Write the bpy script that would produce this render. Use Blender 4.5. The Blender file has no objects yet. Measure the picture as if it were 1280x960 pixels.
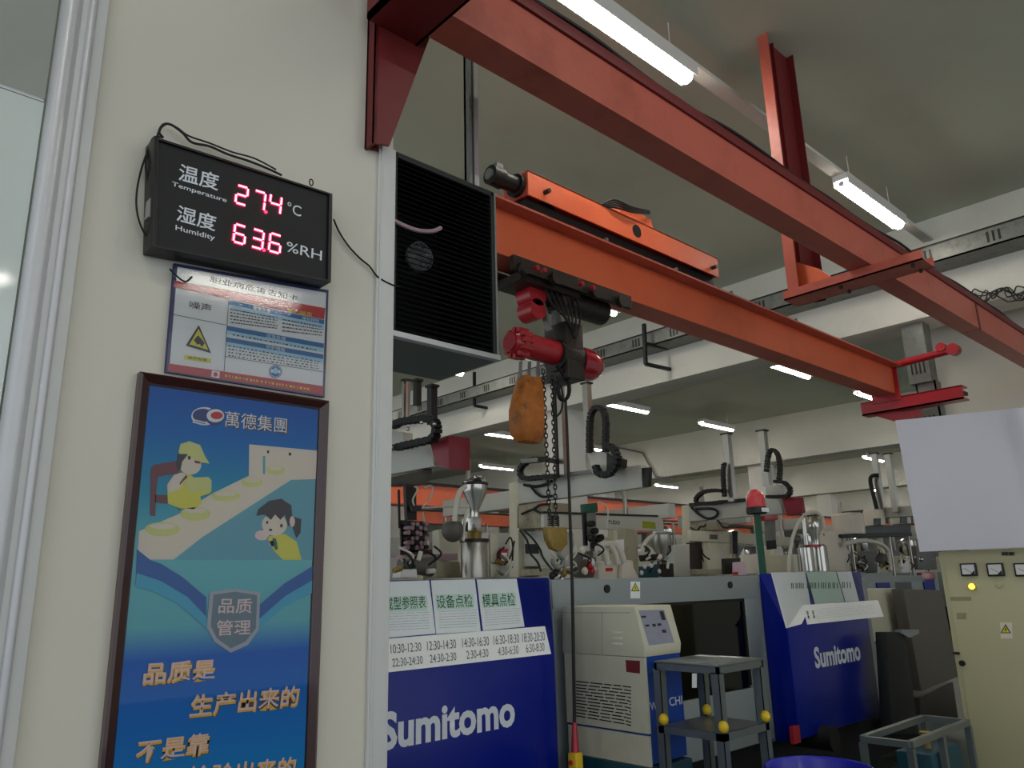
import bpy, bmesh, math, random
from mathutils import Vector as V, Matrix
from mathutils.geometry import tessellate_polygon
random.seed(7)
S = bpy.context.scene
COL = S.collection
# ------------------------------------------------------------------ camera
F, PITCH, ROLL, AZ = 966.627, math.radians(14.5288), math.radians(1.45264), math.radians(46.983)
fw = V((math.cos(AZ), math.sin(AZ), 0)); rt = V((math.sin(AZ), -math.cos(AZ), 0)); up = V((0, 0, 1))
CW = math.cos(PITCH) * fw + math.sin(PITCH) * up
cu = -math.sin(PITCH) * fw + math.cos(PITCH) * up
CR = math.cos(ROLL) * rt - math.sin(ROLL) * cu
CU = math.sin(ROLL) * rt + math.cos(ROLL) * cu
CC = V((0, 0, 1.65))
cd = bpy.data.cameras.new('camera'); cam = bpy.data.objects.new('camera', cd); COL.objects.link(cam)
cd.sensor_fit = 'HORIZONTAL'; cd.sensor_width = 36; cd.lens = F / 1280 * 36; cd.clip_start = .05; cd.clip_end = 200
m = Matrix((CR, CU, -CW)).transposed().to_4x4(); m.translation = CC; cam.matrix_world = m
S.camera = cam
# ------------------------------------------------------------------ world, exposure
w = bpy.data.worlds.new('hall_air'); S.world = w; w.use_nodes = True
w.node_tree.nodes['Background'].inputs[0].default_value = (.86, .93, 1, 1)
w.node_tree.nodes['Background'].inputs[1].default_value = .28
S.view_settings.view_transform = 'Standard'; S.view_settings.look = 'None'
S.view_settings.gamma = 1; S.view_settings.use_curve_mapping = False
S.view_settings.exposure = 1.8
LAMP = 10.0

# ------------------------------------------------------------------ measuring: where a sight line meets a plane of the hall
def ray(x, y): return (x - 640) / F * CR - (y - 480) / F * CU + CW
def PX(x, y, X): d = ray(x, y); return CC + d * (X / d.x)
def PY(x, y, Y): d = ray(x, y); return CC + d * (Y / d.y)
def PZ(x, y, Z): d = ray(x, y); return CC + d * ((Z - 1.65) / d.z)
def PP(x, y, p, n): d = ray(x, y); return CC + d * ((p - CC).dot(n) / d.dot(n))
def mpp(p): return (p - CC).dot(CW) / F          # metres per picture pixel at p

# ------------------------------------------------------------------ materials
def lin(c):
    return tuple(((v / 255) / 12.92 if v / 255 <= .04045 else ((v / 255 + .055) / 1.055) ** 2.4) for v in c) + (1,)
def mat(name, rgb, rough=.5, metal=0, var=.06, scale=8, bump=.0, bscale=60, coat=0, spec=.5, stain=None, stain_amt=.5):
    M = bpy.data.materials.new(name); M.use_nodes = True; nt = M.node_tree; N = nt.nodes; L = nt.links
    b = N['Principled BSDF']; c = lin(rgb)
    b.inputs['Roughness'].default_value = rough; b.inputs['Metallic'].default_value = metal
    b.inputs['Coat Weight'].default_value = coat; b.inputs['Coat Roughness'].default_value = .06
    b.inputs['Specular IOR Level'].default_value = spec
    tc = N.new('ShaderNodeTexCoord')
    n = N.new('ShaderNodeTexNoise'); n.inputs['Scale'].default_value = scale; n.inputs['Detail'].default_value = 5
    L.new(tc.outputs['Object'], n.inputs['Vector'])
    mx = N.new('ShaderNodeMix'); mx.data_type = 'RGBA'
    mx.inputs['A'].default_value = tuple(v * (1 - var) for v in c[:3]) + (1,)
    mx.inputs['B'].default_value = tuple(min(1, v * (1 + var)) for v in c[:3]) + (1,)
    L.new(n.outputs['Fac'], mx.inputs['Factor']); out = mx.outputs['Result']
    if stain:
        n2 = N.new('ShaderNodeTexNoise'); n2.inputs['Scale'].default_value = scale * .6; n2.inputs['Detail'].default_value = 8
        n2.inputs['Roughness'].default_value = .7; L.new(tc.outputs['Object'], n2.inputs['Vector'])
        r = N.new('ShaderNodeValToRGB'); r.color_ramp.elements[0].position = .5; r.color_ramp.elements[1].position = .72
        r.color_ramp.elements[1].color = (stain_amt,) * 3 + (1,); L.new(n2.outputs['Fac'], r.inputs[0])
        m2 = N.new('ShaderNodeMix'); m2.data_type = 'RGBA'; L.new(r.outputs[0], m2.inputs['Factor']); L.new(out, m2.inputs['A'])
        m2.inputs['B'].default_value = lin(stain); out = m2.outputs['Result']
    L.new(out, b.inputs['Base Color'])
    if bump:
        n3 = N.new('ShaderNodeTexNoise'); n3.inputs['Scale'].default_value = bscale; n3.inputs['Detail'].default_value = 3
        L.new(tc.outputs['Object'], n3.inputs['Vector'])
        bp = N.new('ShaderNodeBump'); bp.inputs['Strength'].default_value = bump; bp.inputs['Distance'].default_value = .01
        L.new(n3.outputs['Fac'], bp.inputs['Height']); L.new(bp.outputs['Normal'], b.inputs['Normal'])
        if coat: L.new(bp.outputs['Normal'], b.inputs['Coat Normal'])
    return M
def emit(name, rgb, s):
    M = bpy.data.materials.new(name); M.use_nodes = True; b = M.node_tree.nodes['Principled BSDF']
    b.inputs['Base Color'].default_value = lin(rgb); b.inputs['Emission Color'].default_value = lin(rgb)
    b.inputs['Emission Strength'].default_value = s; b.inputs['Roughness'].default_value = .4; return M
def clear(name, tint=(1, 1, 1), rough=.02, ior=1.5, extra=0., bump=0, bscale=40, bdist=.004):
    M = bpy.data.materials.new(name); M.use_nodes = True; nt = M.node_tree; N = nt.nodes; L = nt.links
    N.remove(N['Principled BSDF']); o = N['Material Output']
    t = N.new('ShaderNodeBsdfTransparent'); t.inputs[0].default_value = tint + (1,)
    g = N.new('ShaderNodeBsdfGlossy'); g.inputs['Roughness'].default_value = rough
    f = N.new('ShaderNodeFresnel'); f.inputs[0].default_value = ior
    a = N.new('ShaderNodeMath'); a.operation = 'ADD'; a.inputs[1].default_value = extra; a.use_clamp = True
    x = N.new('ShaderNodeMixShader')
    L.new(f.outputs[0], a.inputs[0]); L.new(a.outputs[0], x.inputs[0]); L.new(t.outputs[0], x.inputs[1]); L.new(g.outputs[0], x.inputs[2])
    L.new(x.outputs[0], o.inputs[0])
    if bump:
        tc = N.new('ShaderNodeTexCoord'); n3 = N.new('ShaderNodeTexNoise'); n3.inputs['Scale'].default_value = bscale
        L.new(tc.outputs['Object'], n3.inputs['Vector'])
        bp = N.new('ShaderNodeBump'); bp.inputs['Strength'].default_value = bump; bp.inputs['Distance'].default_value = bdist
        L.new(n3.outputs['Fac'], bp.inputs['Height']); L.new(bp.outputs['Normal'], g.inputs['Normal']); L.new(bp.outputs['Normal'], f.inputs['Normal'])
    return M
def gradient(name, stops, axis='Z', rough=.3, coat=.0):
    """printed colour run along one generated axis of the sheet"""
    M = bpy.data.materials.new(name); M.use_nodes = True; nt = M.node_tree; N = nt.nodes; L = nt.links; b = N['Principled BSDF']
    tc = N.new('ShaderNodeTexCoord'); s = N.new('ShaderNodeSeparateXYZ'); L.new(tc.outputs['Generated'], s.inputs[0])
    r = N.new('ShaderNodeValToRGB'); L.new(s.outputs[axis], r.inputs[0]); e = r.color_ramp.elements
    e[0].position, e[0].color = stops[0][0], lin(stops[0][1]); e[1].position, e[1].color = stops[-1][0], lin(stops[-1][1])
    for p, c in stops[1:-1]: q = e.new(p); q.color = lin(c)
    L.new(r.outputs[0], b.inputs['Base Color']); b.inputs['Roughness'].default_value = rough; b.inputs['Coat Weight'].default_value = coat; b.inputs['Specular IOR Level'].default_value = .15
    return M
K = {}
def mk(k, *a, **q): K[k] = mat(k, *a, **q); return K[k]
mk('wall_paint', (218, 213, 200), .75, var=.03, scale=1.5, bump=.08, bscale=12)
mk('column_paint', (214, 212, 206), .7, var=.04, scale=2)
mk('ceiling_paint', (196, 201, 182), .85, var=.05, scale=.6, bump=.05, bscale=5, stain=(168, 168, 152), stain_amt=.35)
mk('beam_paint', (224, 223, 212), .8, var=.04, scale=.8, stain=(190, 190, 178), stain_amt=.4)
mk('floor_paint', (58, 74, 66), .35, var=.1, scale=2)
mk('pvc', (214, 214, 212), .45, var=.02)
mk('alu', (205, 205, 208), .35, .25, var=.03)
mk('red_paint', (196, 98, 80), .42, var=.1, scale=5, bump=.05, bscale=30, stain=(132, 44, 34), stain_amt=.45)
mk('orange_paint', (250, 122, 80), .38, var=.07, scale=4, stain=(226, 92, 60), stain_amt=.4)
mk('maroon_and_shaded_red', (112, 26, 28), .5, var=.12, scale=6)  # maroon parts, and red steel with its shade put into the colour
mk('signal_red', (176, 28, 40), .35, var=.08, scale=10, coat=.3)
mk('crimson_plastic', (150, 26, 44), .4, var=.06, scale=20, bump=.1, bscale=200)
mk('steel_dark', (52, 52, 50), .45, .6, var=.15, scale=20)
mk('black_plastic', (13, 13, 14), .42, var=.1, scale=20)
mk('black_matt', (16, 18, 18), .6, var=.15, scale=20)
mk('louvre_black', (9, 10, 10), .8, spec=.15)
mk('pan_grey', (84, 94, 92), .5, var=.05)
mk('rubber', (12, 12, 12), .6, var=.1)
mk('greased', (46, 40, 34), .4, .4, var=.4, scale=30, bump=.4, bscale=90)
mk('galvanised', (128, 130, 124), .5, .3, var=.18, scale=14, stain=(92, 90, 84), stain_amt=.7)
mk('chrome', (200, 198, 192), .16, 1, var=.05, scale=10)
mk('brushed', (172, 168, 158), .3, .9, var=.12, scale=14)
mk('silver', (178, 178, 180), .35, .5, var=.05)
mk('machine_grey', (142, 150, 150), .45, var=.04, scale=3)
mk('machine_blue', (0, 24, 132), .3, var=.05, scale=3, coat=.08, spec=.3)
mk('beige', (202, 198, 176), .5, var=.05, scale=4, stain=(160, 150, 124), stain_amt=.35)
mk('beige_dull', (158, 150, 126), .55, var=.1, scale=7, stain=(86, 72, 52), stain_amt=.8)
mk('robot_grey', (188, 188, 178), .42, .15, var=.05, scale=6)
mk('cabinet_paint', (192, 186, 148), .45, var=.05, scale=1.3, bump=.03, bscale=3)
mk('board_white', (214, 213, 222), .4, var=.03, scale=2, bump=.15, bscale=3)
mk('cream_plastic', (226, 216, 200), .5, var=.04, scale=8)
mk('white_plastic', (228, 226, 222), .45, var=.03)
mk('paper', (242, 245, 245), .55, var=.03, scale=12)
mk('paper_green', (216, 236, 224), .55, var=.05, scale=12)
mk('print_green', (40, 104, 70), .6, var=.05)
mk('print_black', (26, 26, 28), .6, var=.05)
mk('print_grey', (150, 158, 160), .6, var=.1)
mk('print_white', (236, 236, 236), .5, var=.01)
mk('print_red', (198, 24, 34), .45, var=.03)
mk('print_yellow', (226, 214, 30), .45, var=.03)
mk('print_blue', (18, 106, 168), .45, var=.02)
mk('print_paleblue', (176, 214, 232), .45, var=.02)
mk('logo_white', (226, 230, 238), .4, var=.01)
mk('frame_wood', (58, 20, 22), .28, var=.25, scale=14, coat=.5)
mk('navy', (30, 30, 92), .4, var=.05)
mk('bag_canvas', (176, 100, 22), .55, var=.35, scale=14, bump=.5, bscale=25, stain=(62, 44, 22), stain_amt=1.0)
mk('brass_dirty', (150, 124, 60), .5, .3, var=.4, scale=30)
mk('chiller_blue', (10, 66, 160), .4, var=.05)
mk('bin_blue', (30, 32, 176), .35, var=.04, coat=.2)
mk('teal_paint', (14, 66, 78), .5, var=.1)
mk('cart_steel', (112, 120, 120), .32, .55, var=.15, scale=12)
mk('yellow_plastic', (226, 190, 30), .4, var=.05)
mk('taupe', (92, 88, 80), .5, var=.06, scale=4)
mk('pink_paper', (222, 190, 204), .6)
mk('hose_white', (214, 210, 196), .5, var=.05, bump=.2)
mk('skin_pink', (170, 140, 150), .5)
mk('green_plastic', (20, 84, 64), .5)
K['tube'] = emit('lit_tube', (255, 250, 240), LAMP)
K['led'] = emit('red_led', (255, 28, 66), 2.2)
K['led_core'] = emit('red_led_core', (255, 130, 160), 2.2)
K['yellow_lamp'] = emit('yellow_lamp', (255, 230, 60), 1.3)
K['glass'] = clear('picture_glass', rough=.03, ior=1.35)
K['film'] = clear('laminate_film', rough=.05, extra=.02, ior=1.55, bump=.35, bscale=160, bdist=.0003)
K['sleeve'] = clear('plastic_sleeve', rough=.05, ior=1.45, extra=.0, tint=(.98, .99, 1), bump=.25, bscale=7)
K['window'] = clear('dark_window', tint=(.18, .19, .2), rough=.05)
K['pane'] = mat('glazed_pane', (216, 224, 220), .06, coat=.6, var=.02)
K['red_lens'] = mat('red_lens', (210, 12, 34), .12, var=.25, scale=40, bump=.5, bscale=90, coat=.8)
K['dome_red'] = mat('dome_red', (160, 16, 40), .15, coat=.6)

# ------------------------------------------------------------------ building
ORG = {}
class MB:
    def __init__(s): s.v = []; s.f = []; s.marks = []
    def add(s, vs, fs):
        o = len(s.v); s.marks.append((o, len(s.f))); s.v += [V(p) for p in vs]; s.f += [tuple(i + o for i in f) for f in fs]; return s
    def pieces(s, name, mt, parent, bevel=0):
        ms = s.marks + [(len(s.v), len(s.f))]
        for (v0, f0), (v1, f1) in zip(ms, ms[1:]):
            c = MB(); c.add(s.v[v0:v1], [tuple(i - v0 for i in f) for f in s.f[f0:f1]]); c.build(name, mt, parent, bevel)
    def box(s, a, b):
        x0, x1 = sorted((a[0], b[0])); y0, y1 = sorted((a[1], b[1])); z0, z1 = sorted((a[2], b[2]))
        return s.add([(x0, y0, z0), (x1, y0, z0), (x1, y1, z0), (x0, y1, z0), (x0, y0, z1), (x1, y0, z1), (x1, y1, z1), (x0, y1, z1)],
                     [(3, 2, 1, 0), (4, 5, 6, 7), (0, 1, 5, 4), (1, 2, 6, 5), (2, 3, 7, 6), (3, 0, 4, 7)])
    def bar(s, p, q, w, h, u=(0, 0, 1)):
        p, q = V(p), V(q); d = (q - p).normalized(); u = V(u); sd = d.cross(u)
        if sd.length < 1e-4: sd = d.cross(V((1, 0, 0)))
        sd.normalize(); u = sd.cross(d); a = sd * w / 2; b = u * h / 2
        return s.add([p - a - b, p + a - b, p + a + b, p - a + b, q - a - b, q + a - b, q + a + b, q - a + b],
                     [(0, 1, 2, 3), (7, 6, 5, 4), (4, 5, 1, 0), (5, 6, 2, 1), (6, 7, 3, 2), (7, 4, 0, 3)])
    def cyl(s, p, q, r, r2=None, n=20, cap=True):
        p, q = V(p), V(q); r2 = r if r2 is None else r2; d = (q - p).normalized()
        a = d.orthogonal().normalized(); b = d.cross(a); vs = []
        for c, R in ((p, r), (q, r2)):
            for i in range(n):
                t = 2 * math.pi * i / n; vs.append(c + (a * math.cos(t) + b * math.sin(t)) * R)
        fs = [(i, (i + 1) % n, n + (i + 1) % n, n + i) for i in range(n)]
        if cap: fs += [tuple(range(n))[::-1], tuple(range(n, 2 * n))]
        return s.add(vs, fs)
    def tube(s, pts, r, n=8, closed=False):
        pts = [V(p) for p in pts]; N = len(pts); rings = []; pa = None
        for i, p in enumerate(pts):
            if closed: d = pts[(i + 1) % N] - pts[i - 1]
            else: d = pts[min(i + 1, N - 1)] - pts[max(i - 1, 0)]
            d.normalize(); a = d.orthogonal().normalized() if pa is None else (pa - d * pa.dot(d)).normalized()
            pa = a; b = d.cross(a); rings.append([p + (a * math.cos(2 * math.pi * k / n) + b * math.sin(2 * math.pi * k / n)) * r for k in range(n)])
        vs = [p for rg in rings for p in rg]; fs = []
        for i in range(N if closed else N - 1):
            j = (i + 1) % N
            fs += [(i * n + k, i * n + (k + 1) % n, j * n + (k + 1) % n, j * n + k) for k in range(n)]
        if not closed: fs += [tuple(range(n))[::-1], tuple(range((N - 1) * n, N * n))]
        return s.add(vs, fs)
    def lathe(s, c, prof, n=24, ax=(0, 0, 1)):
        c = V(c); d = V(ax).normalized(); a = d.orthogonal().normalized(); b = d.cross(a); vs = []
        for r, z in prof:
            for i in range(n):
                t = 2 * math.pi * i / n; vs.append(c + d * z + (a * math.cos(t) + b * math.sin(t)) * max(r, 1e-4))
        m_ = len(prof)
        fs = [(j * n + i, j * n + (i + 1) % n, (j + 1) * n + (i + 1) % n, (j + 1) * n + i) for j in range(m_ - 1) for i in range(n)]
        fs += [tuple(range(n))[::-1], tuple(range((m_ - 1) * n, m_ * n))]
        return s.add(vs, fs)
    def prism(s, pts, ext):
        pts = [V(p) for p in pts]; e = V(ext); n = len(pts)
        tri = tessellate_polygon([pts])
        fs = [tuple(t) for t in tri] + [tuple(i + n for i in reversed(t)) for t in tri] + [(i, (i + 1) % n, n + (i + 1) % n, n + i) for i in range(n)]
        return s.add(pts + [p + e for p in pts], fs)
    def poly(s, pts):
        pts = [V(p) for p in pts]
        if len(pts) <= 4: return s.add(pts, [tuple(range(len(pts)))])
        return s.add(pts, [tuple(t) for t in tessellate_polygon([pts])])
    def ell(s, c, a, b, n=24):
        c, a, b = V(c), V(a), V(b)
        return s.add([c + a * math.cos(2 * math.pi * i / n) + b * math.sin(2 * math.pi * i / n) for i in range(n)], [tuple(range(n))])
    def sphere(s, c, r, sx=1, sy=1, sz=1, nu=16, nv=10):
        c = V(c); vs = []; fs = []
        for j in range(nv + 1):
            ph = math.pi * j / nv
            for i in range(nu):
                t = 2 * math.pi * i / nu
                vs.append(c + V((math.sin(ph) * math.cos(t) * r * sx, math.sin(ph) * math.sin(t) * r * sy, -math.cos(ph) * r * sz)))
        fs = [(j * nu + i, j * nu + (i + 1) % nu, (j + 1) * nu + (i + 1) % nu, (j + 1) * nu + i) for j in range(nv) for i in range(nu)]
        return s.add(vs, fs)
    def build(s, name, mt, parent=None, bevel=0, kind=None, flat=False):
        me = bpy.data.meshes.new(name)
        if parent is not None: o_ = ORG[parent.name]
        else:
            xs = [p.x for p in s.v]; ys = [p.y for p in s.v]; zs = [p.z for p in s.v]
            o_ = V(((min(xs) + max(xs)) / 2, (min(ys) + max(ys)) / 2, min(zs)))
        me.from_pydata([p - o_ for p in s.v], [], s.f)
        bm = bmesh.new(); bm.from_mesh(me)
        bmesh.ops.remove_doubles(bm, verts=bm.verts, dist=1e-6)
        if not flat: bmesh.ops.recalc_face_normals(bm, faces=bm.faces)
        if bevel:
            es = [e for e in bm.edges if len(e.link_faces) == 2 and e.calc_face_angle(0) > .6]
            bmesh.ops.bevel(bm, geom=es, offset=bevel, segments=2, affect='EDGES', clamp_overlap=True, profile=.6)
        if flat and bm.faces:      # thin sheets look at the aisle
            nn_ = sum((f.normal * f.calc_area() for f in bm.faces), V()); cc_ = sum((f.calc_center_median() for f in bm.faces), V()) / len(bm.faces) + o_
            if nn_.dot(CC - cc_) < 0: bmesh.ops.reverse_faces(bm, faces=bm.faces)
        bm.to_mesh(me); bm.free()
        if not flat:
            for p in me.polygons: p.use_smooth = True
            me.set_sharp_from_angle(angle=math.radians(38))
        me.materials.append(K[mt] if isinstance(mt, str) else mt)
        ob = bpy.data.objects.new(name, me); COL.objects.link(ob)
        if parent is not None: ob.parent = parent
        else: ob.location = o_
        ORG[ob.name] = o_
        if kind: ob['kind'] = kind
        return ob
def tag(o, label, cat, group=None, kind=None):
    o['label'] = label; o['category'] = cat
    if group: o['group'] = group
    if kind: o['kind'] = kind
    return o
def T(name, loc, label, cat, group=None):
    o = bpy.data.objects.new(name, None); o.empty_display_size = .1; COL.objects.link(o); o.location = loc
    ORG[o.name] = V(loc); return tag(o, label, cat, group)
def struct(o): o['kind'] = 'structure'; return o
def dup(root, loc, label=None):
    r = root.copy(); COL.objects.link(r); r.location = loc
    if label: r['label'] = label
    for ch in root.children:
        c = ch.copy(); COL.objects.link(c); c.parent = r
        for g in ch.children: d = g.copy(); COL.objects.link(d); d.parent = c
    return r
def smooth(pts, k=6):
    pts = [V(p) for p in pts]; out = []
    for i in range(len(pts) - 1):
        p0, p1, p2, p3 = pts[max(i - 1, 0)], pts[i], pts[i + 1], pts[min(i + 2, len(pts) - 1)]
        for j in range(k):
            t = j / k; out.append(.5 * ((2 * p1) + (p2 - p0) * t + (2 * p0 - 5 * p1 + 4 * p2 - p3) * t * t + (3 * p1 - p0 - 3 * p2 + p3) * t ** 3))
    return out + [pts[-1]]
FONT = None
def text_mesh(body, bold=0.0):
    cu_ = bpy.data.curves.new('t', 'FONT'); cu_.body = body; cu_.size = 1; cu_.offset = bold; cu_.resolution_u = 3
    o = bpy.data.objects.new('t', cu_); COL.objects.link(o)
    dg = bpy.context.evaluated_depsgraph_get(); me = bpy.data.meshes.new_from_object(o.evaluated_get(dg))
    bpy.data.objects.remove(o); bpy.data.curves.remove(cu_); return me
def lettering(body, bl, br, tl, lift, mt, parent, bold=0.0, name='lettering', tall=None):
    """text stretched over the parallelogram bl-br-tl, raised by the vector lift"""
    me = text_mesh(body, bold); xs = [v.co.x for v in me.vertices]; ys = [v.co.y for v in me.vertices]
    x0, x1, y0, y1 = min(xs), max(xs), min(ys), max(ys)
    bl, br, tl = V(bl), V(br), V(tl); o_ = ORG[parent.name]
    for v in me.vertices:
        v.co = bl + (br - bl) * ((v.co.x - x0) / (x1 - x0)) + (tl - bl) * ((v.co.y - y0) / (y1 - y0)) + lift - o_
    me.materials.clear(); me.materials.append(K[mt] if isinstance(mt, str) else mt)
    ob = bpy.data.objects.new(name, me); COL.objects.link(ob); ob.parent = parent; ORG[ob.name] = o_; return ob
class Sheet:
    """flat print on a plane; picture coordinates are turned into points of that plane"""
    def __init__(s, p, n, parent, crop=(0, 0, 1)):
        s.p, s.n, s.parent = V(p), V(n).normalized(), parent; s.x0, s.y0, s.k = crop
        if s.n.dot(CC - s.p) < 0: s.n = -s.n
    def at(s, x, y): return PP(s.x0 + x / s.k, s.y0 + y / s.k, s.p, s.n)
    def poly(s, pts, lay, mt, name='print', parent=None):
        return MB().poly([s.at(*q) + s.n * lay * .0005 for q in pts]).build(name, mt, parent or s.parent, flat=True)
    def polys(s, lst, lay, mt, name='print', kind=None, parent=None):
        if not kind:
            for pts in lst: s.poly(pts, lay, mt, name, parent)
            return
        b = MB()
        for pts in lst: b.poly([s.at(*q) + s.n * lay * .0005 for q in pts])
        return b.build(name, mt, parent or s.parent, flat=True, kind=kind)
    def ells(s, lst, lay, mt, name='print', parent=None):
        for x, y, a, c in lst:
            o = s.at(x, y); MB().ell(o + s.n * lay * .0005, s.at(x + a, y) - o, s.at(x, y + c) - o).build(name, mt, parent or s.parent, flat=True)
    def text(s, body, bl, br, tl, lay, mt, bold=0., name='lettering', parent=None):
        return lettering(body, s.at(*bl), s.at(*br), s.at(*tl), s.n * lay * .0005, mt, parent or s.parent, bold, name)
def rows(x0, y0, x1, y1, dy0, dy1, n, seed=1, h=.45, seg=14):
    """illegible rows of small print between two sloping lines"""
    R = random.Random(seed); out = []
    for i in range(n):
        a = i / n
        ya0 = y0 + dy0 * a; yb0 = y1 + dy1 * a; hh0 = dy0 / n * h; hh1 = dy1 / n * h; t = 0
        while t < 1 - .02:
            l = R.uniform(.25, .9) / seg; t2 = min(t + l, 1)
            out.append([(x0 + (x1 - x0) * t, ya0 + (yb0 - ya0) * t), (x0 + (x1 - x0) * t2, ya0 + (yb0 - ya0) * t2),
                        (x0 + (x1 - x0) * t2, ya0 + (yb0 - ya0) * t2 + hh0 + (hh1 - hh0) * t2), (x0 + (x1 - x0) * t, ya0 + (yb0 - ya0) * t + hh0 + (hh1 - hh0) * t)])
            t = t2 + R.uniform(.012, .03)
    return out

# ================================================================== THE HALL
H = 6.08
struct(MB().box((-6, -9, -.1), (50, 42, 0)).build('floor', 'floor_paint'))
struct(MB().box((-6, -9, H), (50, 42, H + .2)).build('ceiling', 'ceiling_paint'))
wl = struct(MB().box((.48, 2.3, 0), (1.535, 2.5, H)).build('wall_left', 'wall_paint'))
struct(MB().box((-6, 41.8, 0), (50, 42, H)).build('wall_back', 'column_paint'))
struct(MB().box((49.8, -9, 0), (50, 42, H)).build('wall_far', 'column_paint'))
struct(MB().box((11.2, -9, 0), (11.4, PX(1150, 470, 11.2).y, H)).build('wall_right', 'wall_paint'))
struct(MB().box((-6, 2.42, 0), (.1, 2.5, H)).build('wall_side', 'wall_paint'))
# corner strip of the pillar
b = MB().box((1.462, 2.286, 0), (1.54, 2.3, 3.32)); b.box((1.47, 2.28, 0), (1.478, 2.3, 3.32))
struct(b.build('trim_1', 'pvc', bevel=.003))
# glazed panel left of the pillar
win = struct(MB().box((-.02, 2.26, 0), (.35, 2.30, .12)).box((-1.2, 2.28, 3.0), (.35, 2.30, 3.012)).build('window_1', 'alu', bevel=.006))
MB().box((-1.2, 2.284, .12), (.35, 2.292, 3.0)).build('pane', 'pane', win)
MB().box((-1.2, 2.284, 3.012), (.35, 2.292, H)).build('upper_pane', mk('upper_pane', (164, 166, 160), .12, coat=.4), win)
q = MB().lathe((.385, 2.285, 0), [(.03, 0), (.03, H)], n=16); q.build('frame_post', 'alu', win)
q = MB().box((.40, 2.27, 0), (.48, 2.33, H)); q.build('frame_side', 'pvc', win, bevel=.01)
MB().lathe((.437, 2.268, 0), [(.012, 0), (.012, H)], n=10).build('frame_bead', 'alu', win)
# concrete beams and columns
BX = (10.2, 20.1, 30.0, 39.9); ZBM = 4.80
for i, X in enumerate(BX):
    struct(MB().box((X, -9 if i == 0 else -5, ZBM + .02 * i), (X + .6, 41.8, H)).build('trim_%d' % (i + 2), 'beam_paint', bevel=.02))
n = 6; COLS = []
for X, ys in ((10.3, (9.6, 15.4, 21.2)), (20.25, (11.2, 17.2, 23.2, 29.2)), (30.1, (7, 14, 21, 28))):
    for y in ys:
        COLS.append((X + .25, y + .28))
        struct(MB().box((X, y, 0), (X + .5, y + .56, ZBM + .02)).build('trim_%d' % n, 'column_paint', bevel=.02)); n += 1

# ================================================================== FLUORESCENT LAMPS
ZL = 5.66
def lamp(x, y, label, L=1.55, group=None):
    t = T('tube_light', (x, y, ZL), label, 'light', group)
    MB().box((x, y - .075, ZL + .04), (x + L, y + .075, ZL + .11)).build('housing', 'white_plastic', t, bevel=.006)
    MB().box((x, y - .084, ZL - .015), (x + L, y - .077, ZL + .11)).box((x, y + .077, ZL - .015), (x + L, y + .084, ZL + .11)).pieces('added_cutoff_lip', 'white_plastic', t)  # side lips added to block the tubes' light from the ceiling
    MB().cyl((x + .04, y, ZL), (x + L - .04, y, ZL), .056, n=16).build('tube', 'tube', t)
    MB().cyl((x + .006, y, ZL), (x + .04, y, ZL), .03, n=12).cyl((x + L - .04, y, ZL), (x + L - .006, y, ZL), .03, n=12).pieces('end_cap', 'white_plastic', t)
    b = MB()
    for d in (.25, L - .25): b.cyl((x + d, y, ZL + .11), (x + d, y, H), .004, n=6)
    b.pieces('drop_rod', 'white_plastic', t)
    return t
near = lamp(3.38, 3.03, 'long lit tube light at the top edge of the picture above the red runway beam')
def lamp_at(x, y, label): return dup(near, (x, y, ZL), label)
lamp_at(7.62, 3.0, 'lit tube light just right of the red hanger post, above the red runway beam')
lamp_at(7.35, 7.14, 'tube light mostly hidden by the orange girder, its end showing underneath')
ordn = ['nearest', 'second', 'third', 'fourth', 'fifth', 'sixth', 'seventh']
ROWS = (7.14, 11.3, 15.65, 20.3, 24.8, 29.2)
for j, y in enumerate(ROWS):
    for i, x in enumerate((13.53, 17.34, 23.4, 27.3, 33.3, 37.3)):
        if j >= 4 and i < 2: continue
        lamp_at(x, y, '%s tube light beyond the cable tray in the %s row counted from the right' % (ordn[i], ordn[j].replace('nearest', 'first')))
# same rows behind and beside the viewpoint; overhead row added to light the pillar
for x, y, lb in ((3.33, -5.25, 'aisle tube light behind the viewpoint, mirrored in the noise notice'), (.1, -6.7, 'aisle tube light behind the viewpoint, mirrored in the glazed panel'), (2.9, -1.1, 'unseen tube light added above and right of the viewpoint'),
                 (-1.6, -1.1, 'unseen tube light added straight over the viewpoint'), (-5.2, -1.1, 'unseen tube light added farthest behind the viewpoint'), (7.6, -5.2, 'outer tube light behind the viewpoint beside the cabinet'),
                 (7.7, 11.3, 'hall tube light hidden behind the black cooler box'), (3.4, 7.14, 'hall tube light behind the pillar'), (3.4, 11.3, 'second hall tube light behind the pillar'), (7.7, 15.6, 'third hall tube light behind the pillar')):
    lamp_at(x, y, lb)
b = MB().box((2.0, 2.97, ZL + .112), (10.19, 3.09, ZL + .15)); tag(b.build('mounting_rail', 'beam_paint'), 'pale mounting rail above the red runway beam, carrying the two nearest tube lights', 'rail')

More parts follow.
